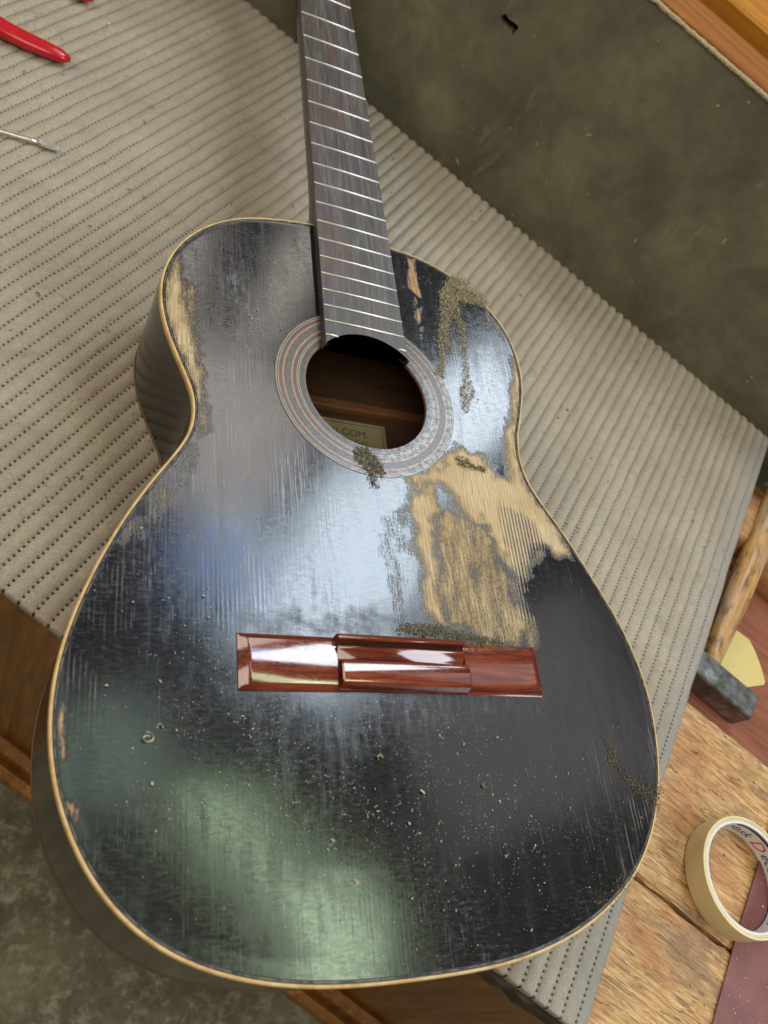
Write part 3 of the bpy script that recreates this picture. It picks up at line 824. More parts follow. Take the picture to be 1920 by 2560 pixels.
V, F = ring_loft([(inset(1.75), -0.05), (inset(1.65), 0.16), (inset(0.8), 0.12), (inset(0.2), -0.3), (inset(0), -1.2), (inset(-0.02), -4.2), (inset(0.4), -4.3)])
part('binding', mesh_np('binding', V, F), BIND)
for a0, a1, zz, mt, nm in ((1.75, 2.45, 0.14, BLACKP, 'purfling'), (2.5, 2.95, 0.17, prm.m, 'purfling'), (3.0, 3.6, 0.14, BLACKP, 'purfling')):
    V, F = ring_loft([(inset(a0), -0.1), (inset(a0 + 0.05), zz), (inset(a1 - 0.05), zz), (inset(a1), -0.1)])
    part(nm, mesh_np(nm, V, F), mt)
V, F = ring_loft([(inset(0.02), -4.25), (inset(0.05), -20), (inset(0.0), -45), (inset(0.1), -70), (inset(0.3), -84)])
part('side', mesh_np('side', V, F), RIBM)
V, F = ring_loft([(inset(0.4), -84), (inset(-0.25), -84.2), (inset(-0.25), -86.2), (inset(1.0), -86.8)])
part('back_binding', mesh_np('back_binding', V, F), plain('brown_edge', (0.10, 0.05, 0.02), 0.4))
loops = []
for k in range(12):
    t_ = 1 - k / 12.0
    xy = HC * (1 - t_) * np.array([0, 0.3]) + OUT * t_ * 1.0
    xy = (OUT - np.array([0, 60.0])) * t_ * 0.996 + np.array([0, 60.0])
    loops.append((xy, -86.6 - 5.0 * (1 - t_ ** 2)))
V, F = ring_loft(loops)
part('back', mesh_np('back', V, F), RIBM)
loops2 = [(inset(3.0), -4.0), (inset(3.0), -84.0)] + [((OUT - np.array([0, 60.0])) * (1 - k / 12.0) * 0.985 + np.array([0, 60.0]), -84.4 - 5.0 * (1 - (1 - k / 12.0) ** 2)) for k in range(12)]
V, F = ring_loft(loops2)
part('lining', mesh_np('lining', V, F), INSIDE)
V, F = ring_loft([(holep, -0.1), (holep * 1.0, 0.0), (HC + (holep - HC) * 0.994, -0.5), (HC + (holep - HC) * 0.99, -2.4), (HC + (holep - HC) * 1.02, -2.6), (inset(3.2), -2.8)])
part('soundhole_rim', mesh_np('soundhole_rim', V, F), wood('rim_wood', (0.14, 0.07, 0.03), (0.27, 0.15, 0.075), (0.40, 0.25, 0.14), 'X', 1.0, 0.5, 0.3))

# --- rosette: flat rings let into the top
NTR = 240
tr = np.linspace(0, 2 * math.pi, NTR, endpoint=False)


def annulus(r0, r1, z, jit=0.0):
    ra = r0 + jit * (RNG.random(NTR) - 0.5)
    rb = r1 + jit * (RNG.random(NTR) - 0.5)
    V = []
    for r, zz in ((np.full(NTR, r0), -0.1), (ra, z), (rb, z), (np.full(NTR, r1), -0.1)):
        V.append(np.column_stack([HC[0] + r * np.cos(tr), HC[1] + r * np.sin(tr), np.full(NTR, zz)]))
    V = np.concatenate(V)
    q, j = np.meshgrid(np.arange(3), np.arange(NTR), indexing='ij')
    a = (q * NTR + j).ravel(); b_ = (q * NTR + (j + 1) % NTR).ravel()
    return V, np.stack([a, a + NTR, b_ + NTR, b_], 1)


def ringmat(name, col, other, lo=0.40, hi=0.6, rough=0.3):
    a = M(name)
    v = a.co()
    n = a.noise(v, 260, 5, 0.65)
    n2 = a.noise(v, 24, 3)
    a.set(Base_Color=a.mix(a.ramp(n2, [(0.35, 0.0), (0.7, 0.5)]), a.ramp(n, [(lo, col), (hi, other)]), other),
          Roughness=a.ramp(n, [(0.3, rough - 0.08), (0.7, rough + 0.16)]), Normal=a.bump(n, 0.25, 0.2))
    return a.m


R_DARK = ringmat('rosette_dark', (0.078, 0.066, 0.056), (0.052, 0.045, 0.039), 0.4, 0.6, 0.2)
R_RIM = ringmat('rosette_rim', (0.13, 0.085, 0.06), (0.06, 0.045, 0.04), 0.45, 0.6, 0.25)
R_CREAM = ringmat('rosette_cream', (0.38, 0.31, 0.19), (0.22, 0.18, 0.12), 0.45, 0.75, 0.22)
R_RED = ringmat('rosette_red', (0.38, 0.12, 0.07), (0.22, 0.09, 0.06), 0.45, 0.75, 0.22)
mo = M('rosette_mosaic')
v = mo.co()
vo = mo.voro(v, 620)
mo.set(Base_Color=mo.ramp(vo, [(0.15, (0.12, 0.105, 0.08)), (0.4, (0.085, 0.074, 0.058)), (0.7, (0.055, 0.048, 0.04))]), Roughness=0.3, Normal=mo.bump(vo, 0.2, 0.2))
RINGS = [(45.5, 47.4, 0.15, R_RIM), (47.5, 50.1, 0.15, R_DARK), (50.15, 50.75, 0.15, R_CREAM), (50.8, 51.4, 0.15, R_DARK),
         (51.45, 52.0, 0.15, R_CREAM), (52.05, 54.3, 0.15, R_DARK), (54.35, 55.15, 0.15, R_RED), (55.2, 55.7, 0.15, R_CREAM),
         (55.75, 60.7, 0.15, mo.m), (60.75, 61.25, 0.15, R_CREAM), (61.3, 62.1, 0.15, R_RED), (62.15, 64.3, 0.15, R_DARK),
         (64.35, 64.9, 0.15, R_CREAM), (64.95, 65.8, 0.15, R_DARK), (65.85, 66.35, 0.15, R_CREAM), (66.4, 67.2, 0.15, R_DARK)]
ros = part('rosette', mesh_np('rosette', *annulus(45.4, 67.3, 0.06)), R_DARK)
for r0, r1, zz, mt in RINGS:
    part('rosette_ring', mesh_np('rosette_ring', *annulus(r0, r1, zz, 0.12), False), mt, ros)

# --- fingerboard with frets
FBZ = 7.2
fbm = M('rosewood_fingerboard')
v = fbm.co((1, 0.06, 1))
g1 = fbm.noise(v, 330, 6, 0.62, 0.4)
g2 = fbm.noise(fbm.co((1, 0.10, 1)), 1300, 3, 0.6)
pa = fbm.noise(fbm.co((1, 0.4, 1)), 55, 4, 0.6)
c = fbm.ramp(g1, [(0.3, (0.034, 0.030, 0.029)), (0.5, (0.066, 0.058, 0.056)), (0.68, (0.130, 0.118, 0.112))])
c = fbm.mix(fbm.ramp(pa, [(0.45, 0.0), (0.7, 0.5)]), c, (0.105, 0.050, 0.040))
c = fbm.mix(fbm.ramp(g2, [(0.6, 0.0), (0.7, 0.8)]), c, (0.02, 0.014, 0.012))
fbm.set(Base_Color=c, Roughness=fbm.ramp(g1, [(0.3, 0.34), (0.7, 0.5)]), Normal=fbm.bump(fbm.math('SUBTRACT', g1, g2), 0.22, 0.3))
FBM = fbm.m


def fbw(y): return (59.72 - 9.87 * (y - 325) / 325) / 2


arc = [(HC[0] + 43.8 * math.cos(a), HC[1] + 43.8 * math.sin(a)) for a in np.linspace(R_(41.5), R_(138.0), 40)]
top = []
for y in np.linspace(205, 652, 60)[::-1]: top.append((-fbw(y), y))
ring2 = [(fbw(208.4), 208.4)] + [(fbw(y), y) for y in np.linspace(230, 652, 40)] + [(-fbw(y), y) for y in np.linspace(652, 230, 40)] + [(-fbw(208.7), 208.7)] + arc[::-1]
ring2 = np.array(ring2)
n = len(ring2)
V, F = [], []
ctr = ring2.mean(0)
sh = ring2.copy()
sh[:, 0] *= 0.985
for lay, zz in ((ring2, 0.25), (ring2, FBZ - 0.5), (sh, FBZ)):
    for x_, y_ in lay: V.append((x_, y_, zz))
for l_ in range(2):
    for q in range(n): F.append([l_ * n + q, l_ * n + (q + 1) % n, (l_ + 1) * n + (q + 1) % n, (l_ + 1) * n + q])
F.append([2 * n + q for q in range(n)])
F.append([q for q in range(n)][::-1])
fb = part('fingerboard', fix_normals(mesh_np('fingerboard', V, F, False)), FBM)
FRET = plain('fret_wire', (0.58, 0.56, 0.47), 0.38, 0.12, 700, metal=1.0)
for k in range(1, 20):
    y = 650 * 2 ** (-k / 12.0)
    segs = [(-fbw(y) + 0.15, fbw(y) - 0.15)]
    if k == 19: segs = [(-fbw(y) + 0.15, -21.5), (24.3, fbw(y) - 0.15)]
    for x0, x1 in segs:
        V, F = [], []
        prof_ = [(-0.95, 0.0), (-0.85, 0.5), (-0.45, 0.9), (0, 1.0), (0.45, 0.9), (0.85, 0.5), (0.95, 0.0)]
        xsn = [x0, x0 + 0.5, (x0 + x1) / 2, x1 - 0.5, x1]
        for xi, x_ in enumerate(xsn):
            s0 = 0.45 if xi in (0, 4) else 1.0
            for py, pz in prof_: V.append((x_, y + py, FBZ - 0.02 + pz * s0))
        F = grid_faces(5, 7).tolist()
        F.append(list(range(7))); F.append(list(range(28, 35))[::-1])
        part('fret', fix_normals(mesh_np('fret', V, F)), FRET, fb)
# neck, heel, nut, headstock (the last two just beyond the picture)
V = []
ys = np.linspace(326, 655, 20)
nseg = 14
for y in ys:
    w_ = fbw(y) - 0.15
    d_ = 21.0 + 22 * max(0, 1 - (y - 326) / 45) ** 2
    for k in range(nseg + 1):
        a_ = math.pi * k / nseg
        V.append((w_ * math.cos(a_), y, 0.2 - d_ * math.sin(a_) ** 0.8))
F = grid_faces(len(ys), nseg + 1)
part('neck', fix_normals(mesh_np('neck', V, F)), RIBM)
V, F = box_mesh(-14, 14, 318, 345, -84, -16, 3)
part('heel', fix_normals(mesh_np('heel', V, F, False)), RIBM)
V, F = box_mesh(-26, 26, 650.5, 655.5, 0, FBZ + 3, 0.8)
part('nut', fix_normals(mesh_np('nut', V, F, False)), plain('bone', (0.62, 0.56, 0.42), 0.4))
hv = []
hf = []
hs = [(-25, 656), (-36, 690), (-35, 840), (-20, 848), (20, 848), (35, 840), (36, 690), (25, 656)]
for dz in (0, -17):
    for x_, y_ in hs: hv.append((x_, y_, 1 - (y_ - 656) * 0.22 + dz))
hf = [list(range(8)), list(range(8, 16))[::-1]] + [[q, (q + 1) % 8, 8 + (q + 1) % 8, 8 + q] for q in range(8)]
part('headstock', fix_normals(mesh_np('headstock', hv, hf, False)), RIBM)

# --- bridge
bw = M('varnished_rosewood')
v = bw.co((0.07, 1, 1))
g1 = bw.noise(v, 420, 6, 0.62, 0.6)
g2 = bw.noise(bw.co((0.12, 1, 1)), 1500, 3, 0.65)
c = bw.ramp(g1, [(0.30, (0.050, 0.007, 0.004)), (0.5, (0.150, 0.024, 0.008)), (0.70, (0.260, 0.056, 0.016))])
c = bw.mix(bw.ramp(g2, [(0.62, 0.0), (0.70, 0.85)]), c, (0.018, 0.006, 0.004))
bw.set(Base_Color=c, Roughness=bw.ramp(bw.noise(bw.co(), 500, 4), [(0.4, 0.07), (0.75, 0.16)]), Normal=bw.bump(bw.noise(bw.co((0.3, 1, 1)), 130, 3), 0.07, 0.8))
bw.b.inputs['IOR'].default_value = 1.6
bw.b.inputs['Coat Weight'].default_value = 0.6
bw.b.inputs['Coat Roughness'].default_value = 0.06
BRW = bw.m
V, F = box_mesh(-41.2, 41.6, -31.2, -0.4, -0.5, 2.6, 0.5)
bridge = part('bridge', fix_normals(mesh_np('bridge', V, F, False)), BRW)


def wing(x0, x1, outer_left):
    nx, ny = 60, 36
    xs = np.linspace(x0, x1, nx); ys_ = np.linspace(-32.0, -0.2, ny)
    XX, YY = np.meshgrid(xs, ys_, indexing='ij')
    dxo = (XX - x0) if outer_left else (x1 - XX)
    dy = np.minimum(YY + 32.0, -0.2 - YY)
    dm = np.minimum(dxo * 0.72, dy)
    hh = 1.0 + 2.3 * np.clip(dm / 3.6, 0, 1)
    u_ = (YY + 16.1) / 16.0
    hh += np.where(dm >= 3.6, 1.0, np.clip(dm / 3.6, 0, 1)) * 1.7 * (1 - u_ ** 2)
    V = np.stack([XX, YY, hh], -1).reshape(-1, 3)
    F = grid_faces(nx, ny)
    rim = [i * ny for i in range(nx)] + [(nx - 1) * ny + j for j in range(1, ny)] + [i * ny + ny - 1 for i in range(nx - 2, -1, -1)] + [j for j in range(ny - 2, 0, -1)]
    low = V[rim].copy(); low[:, 2] = -0.5
    b_ = len(V)
    V = np.concatenate([V, low])
    m_ = len(rim); q = np.arange(m_)
    rim = np.array(rim)
    F = np.concatenate([F, np.stack([rim, b_ + q, b_ + (q + 1) % m_, np.roll(rim, -1)], 1)])
    me = fix_normals(mesh_np('wing', V, F, True))
    return me


def smooth_by_angle(me, deg=28):
    import bmesh
    bm = bmesh.new(); bm.from_mesh(me)
    for e in bm.edges:
        if len(e.link_faces) == 2 and e.calc_face_angle(0) > R_(deg): e.smooth = False
    for f_ in bm.faces: f_.smooth = True
    bm.to_mesh(me); bm.free()
    return me


part('wing', smooth_by_angle(wing(-97.5, -41.4, True), 16), BRW, bridge)
part('wing', smooth_by_angle(wing(41.8, 97.2, False), 16), BRW, bridge)


def extrude(prof_, x0, x1, ch=0.0):
    V, F = [], []
    n = len(prof_)
    xs = [x0, x0 + ch, x1 - ch, x1] if ch else [x0, x1]
    for xi, x_ in enumerate(xs):
        for (y_, z_) in prof_:
            zz = z_
            yy = y_
            if ch and xi in (0, 3) and z_ > 3: zz = z_ - ch * 0.7
            V.append((x_, yy, zz))
    F = grid_faces(len(xs), n).tolist()
    for k in range(len(xs) - 1):
        F.append([k * n + n - 1, k * n, (k + 1) * n, (k + 1) * n + n - 1])
    F.append(list(range(n))); F.append([(len(xs) - 1) * n + q for q in range(n)][::-1])
    return smooth_by_angle(fix_normals(mesh_np('m', V, F)), 32)


sadp = [(-0.1, 2.0), (0.1, 6.6), (-0.3, 8.2), (-1.0, 9.1), (-2.0, 9.5), (-3.1, 9.3), (-3.8, 8.6), (-3.95, 3.6), (-6.8, 3.6), (-6.9, 6.9),
        (-7.2, 7.3), (-7.8, 7.2), (-8.6, 6.6), (-11, 5.6), (-13.6, 4.1), (-15.2, 3.8), (-15.2, 2.0)]
tiep = [(-15.3, 2.0), (-15.3, 6.9), (-15.6, 7.8), (-16.4, 8.5), (-17.8, 8.9), (-22, 9.0), (-27.2, 8.8), (-28.6, 8.4), (-29.5, 7.4), (-29.7, 5.6), (-30.4, 3.2), (-30.8, 2.0)]
o = part('saddle_housing', extrude(sadp, -41.4, 41.0, 0.6), BRW, bridge)
V, F = box_mesh(-41.0, 40.6, -6.7, -4.05, 3.0, 3.9, 0.2)  # dark strip added on the slot floor, its colour standing in for shade
part('saddle_slot_shade', fix_normals(mesh_np('saddle_slot_shade', V, F, False)), plain('dark_slot_shade', (0.020, 0.010, 0.007), 0.8), bridge)
o = part('tie_block', extrude(tiep, -40.2, 42.2, 0.9), BRW, bridge)

# --- what shows inside through the soundhole
V, F = box_mesh(-105, 105, 221.5, 229.6, -85.5, -77, 1.5)
part('back_brace', fix_normals(mesh_np('back_brace', V, F, False)), BRACE)
V, F = box_mesh(-4, 4, -150, 205, -88, -86.0, 0.5)
lp = M('aged_label_paper')
v = lp.co()
lp.set(Base_Color=lp.ramp(lp.noise(v, 45, 6, 0.65), [(0.3, (0.40, 0.36, 0.17)), (0.7, (0.58, 0.54, 0.30))]), Roughness=0.75)
lx0, lx1, ly0, ly1, lz = -26.0, 57.0, 148.0, 215.5, -85.6
V = [(lx0, ly0, lz), (lx1, ly0, lz), (lx1, ly1, lz), (lx0, ly1, lz), (lx0, ly0, lz + .25), (lx1, ly0, lz + .25), (lx1, ly1, lz + .25), (lx0, ly1, lz + .25)]
F = [[0, 3, 2, 1], [4, 5, 6, 7], [0, 1, 5, 4], [1, 2, 6, 5], [2, 3, 7, 6], [3, 0, 4, 7]]
label_o = part('label_paper', mesh_np('label_paper', V, F, False), lp.m)
INK = plain('green_black_ink', (0.085, 0.095, 0.045), 0.7)


def text_mesh(txt, size, shear=0.0, ext=0.03):
    cu = bpy.data.curves.new('t', 'FONT')
    cu.body = txt
    cu.size = size * S
    cu.shear = shear
    cu.extrude = ext * S
    cu.resolution_u = 4
    to = bpy.data.objects.new('t', cu)
    me_ = bpy.data.meshes.new_from_object(to)
    bpy.data.objects.remove(to); bpy.data.curves.remove(cu)
    return me_


def flat_text(txt, size, x, y, z, mat, shear=0.0, name='lettering'):
    me_ = text_mesh(txt, size, shear)
    n_ = len(me_.vertices)
    a_ = np.zeros(n_ * 3); me_.vertices.foreach_get('co', a_)
    a_ = a_.reshape(-1, 3); a_ += np.array([x, y, z]) * S
    me_.vertices.foreach_set('co', a_.ravel()); me_.update()
    me_.name = name
    return part(name, me_, mat, label_o)


flat_text('CKI GOM.', 9.0, 1.0, 201.5, lz + 0.3, INK)
flat_text('NTUGAS', 6.0, 17.0, 194.5, lz + 0.3, INK)
flat_text('Te', 7.0, 38.0, 189.0, lz + 0.3, INK, 0.3)
for (x0, x1, y0, y1) in ((lx0 + 2, lx1 - 2.4, ly1 - 3.0, ly1 - 2.4), (lx1 - 3.0, lx1 - 2.4, ly0 + 2, ly1 - 3.1), (18, 38, 193.0, 193.4)):
    V = [(x0, y0, lz + .3), (x1, y0, lz + .3), (x1, y1, lz + .3), (x0, y1, lz + .3)]
    part('border_line', mesh_np('border_line', V, [[0, 1, 2, 3]], False), INK, label_o)

# ------------------------------------------------------------------ tools and tape on the bench
def frame_obj(o):
    o.rotation_euler = (0, 0, ANG)
    return o


# masking tape roll
TC = (317.0, -140.5, -101.4)
tape = empty('tape_roll', 'roll of cream masking tape with a printed white core, lying on the worn bench top', 'tape roll', TC)
N = 96
ta = np.linspace(0, 2 * math.pi, N, endpoint=False)


def lathe(prof_, wob=0.0):
    V = []
    for r, z in prof_:
        rj = r + (wob * np.sin(3 * ta + 1) if wob else 0)
        V.append(np.column_stack([rj * np.cos(ta), rj * np.sin(ta), np.full(N, z)]))
    V = np.concatenate(V)
    k = len(prof_)
    q, j = np.meshgrid(np.arange(k), np.arange(N), indexing='ij')
    a_ = (q * N + j).ravel(); b_ = (q * N + (j + 1) % N).ravel()
    a2 = (((q + 1) % k) * N + j).ravel(); b2 = (((q + 1) % k) * N + (j + 1) % N).ravel()
    return V, np.stack([a_, b_, b2, a2], 1)


TH_ = 20.0
tm = M('masking_tape')
v = tm.co()
z_w = tm.noise(tm.co((0.1, 0.1, 1)), 1800, 2)
tm.set(Base_Color=tm.ramp(tm.noise(v, 60, 4), [(0.3, (0.66, 0.535, 0.27)), (0.7, (0.74, 0.615, 0.34))]), Roughness=0.55, Normal=tm.bump(tm.noise(v, 900, 4), 0.2, 0.2))
V, F = lathe([(43.1, 0.2), (43.2, TH_ - 0.3), (42.9, TH_), (41.4, TH_ + 0.1), (41.3, 0.3)], 0.12)
part_t = obj('tape', smooth_by_angle(fix_normals(mesh_np('tape', V, F)), 30), tm.m, tape)
V, F = lathe([(41.2, 0.4), (41.2, TH_ - 0.35), (40.8, TH_ - 0.1), (40.1, TH_ - 0.1), (40.0, 0.4)], 0.1)
obj('tape_layer', smooth_by_angle(fix_normals(mesh_np('tape_layer', V, F)), 30), plain('tape_edge_pale', (0.66, 0.56, 0.34), 0.6, 0.15, 900), tape)
V, F = lathe([(39.9, 0.1), (39.9, TH_ - 0.4), (39.0, TH_ - 0.2), (38.0, TH_ - 0.5), (37.8, 0.1)], 0.1)
core = obj('core', smooth_by_angle(fix_normals(mesh_np('core', V, F)), 30), plain('white_card', (0.66, 0.65, 0.63), 0.55, 0.06, 500, bump=0.2), tape)
INKB = plain('black_print', (0.012, 0.012, 0.03), 0.5)
INKR = plain('red_print', (0.62, 0.05, 0.02), 0.5)
RC = 37.62


def bend_text(txt, size, ang0, z0, mat, shear=0.35, name='lettering'):
    me_ = text_mesh(txt, size, shear, 0.0)
    n_ = len(me_.vertices)
    a_ = np.zeros(n_ * 3); me_.vertices.foreach_get('co', a_)
    a_ = a_.reshape(-1, 3) / S
    wdt = a_[:, 0].max()
    g_ = ang0 - a_[:, 0] / RC
    out_ = np.column_stack([RC * np.cos(g_), RC * np.sin(g_), z0 + a_[:, 1]])
    me_.vertices.foreach_set('co', (out_ * S).ravel()); me_.update()
    me_.name = name
    obj(name, me_, mat, core)
    return ang0 - wdt / RC


def bend_band(a0, a1, z0, z1, mat):
    k = 40
    g_ = np.linspace(a0, a1, k)
    V = np.concatenate([np.column_stack([RC * np.cos(g_), RC * np.sin(g_), np.full(k, zz)]) for zz in (z0, z1)])
    obj('printed_band', mesh_np('printed_band', V, grid_faces(2, k), False), mat, core)


p_ = bend_text('Mask', 11.0, R_(84), 4.6, INKB)
p_ = bend_text('D', 14.0, p_ - 0.06, 3.6, INKR)
p_ = bend_text('ecor', 11.0, p_ - 0.02, 4.6, INKB)
bend_band(R_(80), R_(-45), TH_ - 4.4, TH_ - 2.0, INKB)
bend_band(R_(-20), R_(-75), 0.8, 2.6, INKB)
bend_text('10 S', 7.0, R_(-44), 7.0, INKB, 0.3)

# sandpaper
sm = M('red_sandpaper')
v = sm.co()
n_ = sm.noise(v, 2200, 2, 0.6)
c = sm.ramp(sm.noise(v, 40, 5, 0.6), [(0.3, (0.155, 0.047, 0.042)), (0.7, (0.225, 0.078, 0.066))])
c = sm.mix(sm.ramp(n_, [(0.6, 0.0), (0.75, 0.5)]), c, (0.36, 0.20, 0.17))
sm.set(Base_Color=c, Roughness=0.6, Normal=sm.bump(n_, 0.4, 0.3))


def sheet(name, poly, z, mat, label, cat, thick=0.5, curl=0.0):
    Pp = np.array(poly, float)
    n = len(Pp)
    zz = z + curl * RNG.random(n)
    V = np.concatenate([np.column_stack([Pp, zz - thick]), np.column_stack([Pp, zz])])
    F = [list(range(n, 2 * n)), list(range(n))[::-1]] + [[q, (q + 1) % n, n + (q + 1) % n, n + q] for q in range(n)]
    return obj(name, fix_normals(mesh_np(name, V, F, False)), mat, None, label, cat)


left_ = [(264.3, -229.9), (306.3, -180.9), (348, -135.2), (391.2, -88.4)]
left_ = [(245, -252)] + left_
rgt = [(x + 190, y - 147) for x, y in left_[::-1]]
sheet('sandpaper_sheet', left_ + rgt, -100.2, sm.m, 'dark red sandpaper sheet dusted with white specks, lying under the tape roll', 'sandpaper', 0.5)
yp = [(420.9, 83.2), (434.6, 86.5), (452, 83), (466.4, 73.2), (470, 62), (471.5, 45), (470.6, 30), (467.6, 27.2), (455, 25.5), (440.7, 23.9), (428, 30), (415, 38), (413, 60)]
ym = plain('yellow_sandpaper', (0.60, 0.475, 0.17), 0.7, 0.12, 900, bump=0.3)
sheet('sandpaper_piece', yp, -138.8, ym, 'small torn piece of yellow sandpaper under the hammer handle in the tray', 'sandpaper', 0.5, 0.4)

# hammer in the tool tray
hd = np.array([0.78, -0.625]); hp = np.array([0.625, 0.78])   # along the head, along the handle
hm = M('hammer_steel')
v = hm.co()
c = hm.ramp(hm.noise(v, 55, 6, 0.65), [(0.35, (0.10, 0.095, 0.085)), (0.55, (0.22, 0.215, 0.205)), (0.7, (0.42, 0.42, 0.42))])
hm.set(Base_Color=c, Metallic=0.85, Roughness=hm.ramp(hm.noise(v, 120, 5), [(0.3, 0.32), (0.7, 0.55)]), Normal=hm.bump(hm.noise(v, 250, 4), 0.2, 0.3))
hammer = empty('hammer', 'steel hammer with a yellow brown wooden handle, lying in the tool tray beside the mat', 'hammer', (386.5, 22.5, -139.5), math.atan2(hd[1], hd[0]))
add_box('head', -66, 38, -12.8, 12.8, 0.4, 26, hm.m, hammer, 1.6)
hw = M('hammer_handle_wood')
v = hw.co((1, 0.06, 1))
g1 = hw.noise(v, 220, 6, 0.6, 0.6)
c = hw.ramp(g1, [(0.3, (0.22, 0.085, 0.018)), (0.5, (0.44, 0.22, 0.05)), (0.7, (0.56, 0.35, 0.13))])
c = hw.mix(hw.ramp(hw.noise(hw.co((1, 0.3, 1)), 160, 6, 0.7), [(0.50, 0.0), (0.62, 0.85)]), c, (0.08, 0.042, 0.018))
hw_s = hw.noise(hw.co((1, 0.12, 1)), 75, 5, 0.65)
c = hw.mix(hw.ramp(hw_s, [(0.48, 0.0), (0.62, 0.7)]), c, (0.40, 0.31, 0.22))
hw.set(Base_Color=c, Roughness=0.42, Normal=hw.bump(g1, 0.2, 0.5))
pth = [(-13 - 0.01 * t, 11.5 + t, 13.5) for t in np.linspace(0, 300, 24)]
rad_ = [9.6 + 4.2 * min(1, t / 90) - 1.0 * max(0, (t - 200) / 100) for t in np.linspace(0, 300, 24)]
V, F = tube(pth, rad_, 24, 0.82)
obj('handle', fix_normals(mesh_np('handle', V, F)), hw.m, hammer)
hammer.rotation_euler = (R_(6.5), 0, math.atan2(hd[1], hd[0]))
hammer.location.z += 2.6 * S

# red handled pliers, mostly beyond the left edge
rp = M('red_grip')
v = rp.co()
rp.set(Base_Color=rp.ramp(rp.noise(v, 90, 4), [(0.3, (0.42, 0.008, 0.014)), (0.7, (0.52, 0.014, 0.02))]), Roughness=0.2, Normal=rp.bump(rp.noise(v, 500, 3), 0.05, 0.3))
STEEL = plain('tool_steel', (0.80, 0.77, 0.68), 0.34, 0.2, 200, metal=1.0)
pl = empty('pliers', 'red handled pliers lying on the mat at its left end', 'pliers', (-300, 590, -91.5))
A_ = [(-205, 544.5), (-212, 545.5), (-224, 547.5), (-240, 550.5), (-256, 555), (-272, 561.5), (-290, 571), (-312, 585), (-336, 603), (-352, 615)]
B_ = [(-190.5, 637.5), (-197, 639.5), (-210, 643), (-226, 645.5), (-250, 647.5), (-275, 646.5), (-300, 642), (-325, 633), (-345, 622), (-354, 616)]
for path_, zz in ((A_, 6.4), (B_, 6.8)):
    pp = [(x + 300, y - 590, zz + 0.02 * i * i) for i, (x, y) in enumerate(path_)]
    rs = [2.4, 6.6, 8.0, 8.6, 9.0, 9.2, 9.2, 9.0, 8.2, 6.0]
    V, F = tube(pp, rs, 20, 0.72)
    h_ = obj('handle', fix_normals(mesh_np('handle', V, F)), rp.m, pl)
    V, F = tube([(x, y, z + 0.74 * r * 0.72 + 1.1) for (x, y, z), r in zip(pp[1:9], rs[1:9])], [0.55] * 8, 8)
V, F = tube([(-352 + 300, 615 - 590, 7.5), (-372 + 300, 632 - 590, 7.5), (-400 + 300, 655 - 590, 7.5), (-430 + 300, 680 - 590, 7.2)], [8, 12, 9, 3], 14, 0.6)
obj('jaw', fix_normals(mesh_np('jaw', V, F)), STEEL, pl)
V, F = tube([(-354 + 300, 617 - 590, 1.0), (-354 + 300, 617 - 590, 15.5)], [7, 7], 18)
obj('pivot', fix_normals(mesh_np('pivot', V, F)), STEEL, pl)

# slim screwdriver
sd = empty('screwdriver', 'slim steel screwdriver with a flat tip pointing right on the mat', 'screwdriver', (-300, 436, -91.5))
zb = 3.6
pp = [(-400, 436.8), (-330, 437.4), (-262, 437.6), (-228, 437.0), (-222, 436.8)]
V, F = tube([(x + 300, y - 436, zb + 1.2 - 0.008 * (x + 400)) for x, y in pp], [1.75, 1.75, 1.75, 1.7, 1.6], 14)
obj('shaft', fix_normals(mesh_np('shaft', V, F)), STEEL, sd)
V = []
for (x, y, w_, t_) in ((-222, 436.8, 1.5, 1.5), (-219, 436.7, 2.4, 1.1), (-213, 436.2, 2.9, 0.8), (-206.5, 435.6, 2.7, 0.45)):
    zc = zb + 1.2 - 0.008 * (x + 400)
    for sy, sz in ((-1, -1), (1, -1), (1, 1), (-1, 1)): V.append((x + 300, y - 436 + sy * w_, zc + sz * t_))
F = [[k * 4 + q, k * 4 + (q + 1) % 4, k * 4 + 4 + (q + 1) % 4, k * 4 + 4 + q] for k in range(3) for q in range(4)] + [[0, 3, 2, 1], [12, 13, 14, 15]]
obj('flat_tip', fix_normals(mesh_np('flat_tip', V, F, False)), STEEL, sd)
V, F = tube([(-400 + 300, 0.8, 6.5), (-404 + 300, 0.8, 6.5), (-430 + 300, 0.8, 7), (-480 + 300, 0.8, 7), (-486 + 300, 0.8, 7)], [4, 7, 8, 8, 4], 10)
obj('grip', fix_normals(mesh_np('grip', V, F)), plain('amber_grip', (0.5, 0.25, 0.05), 0.3), sd)

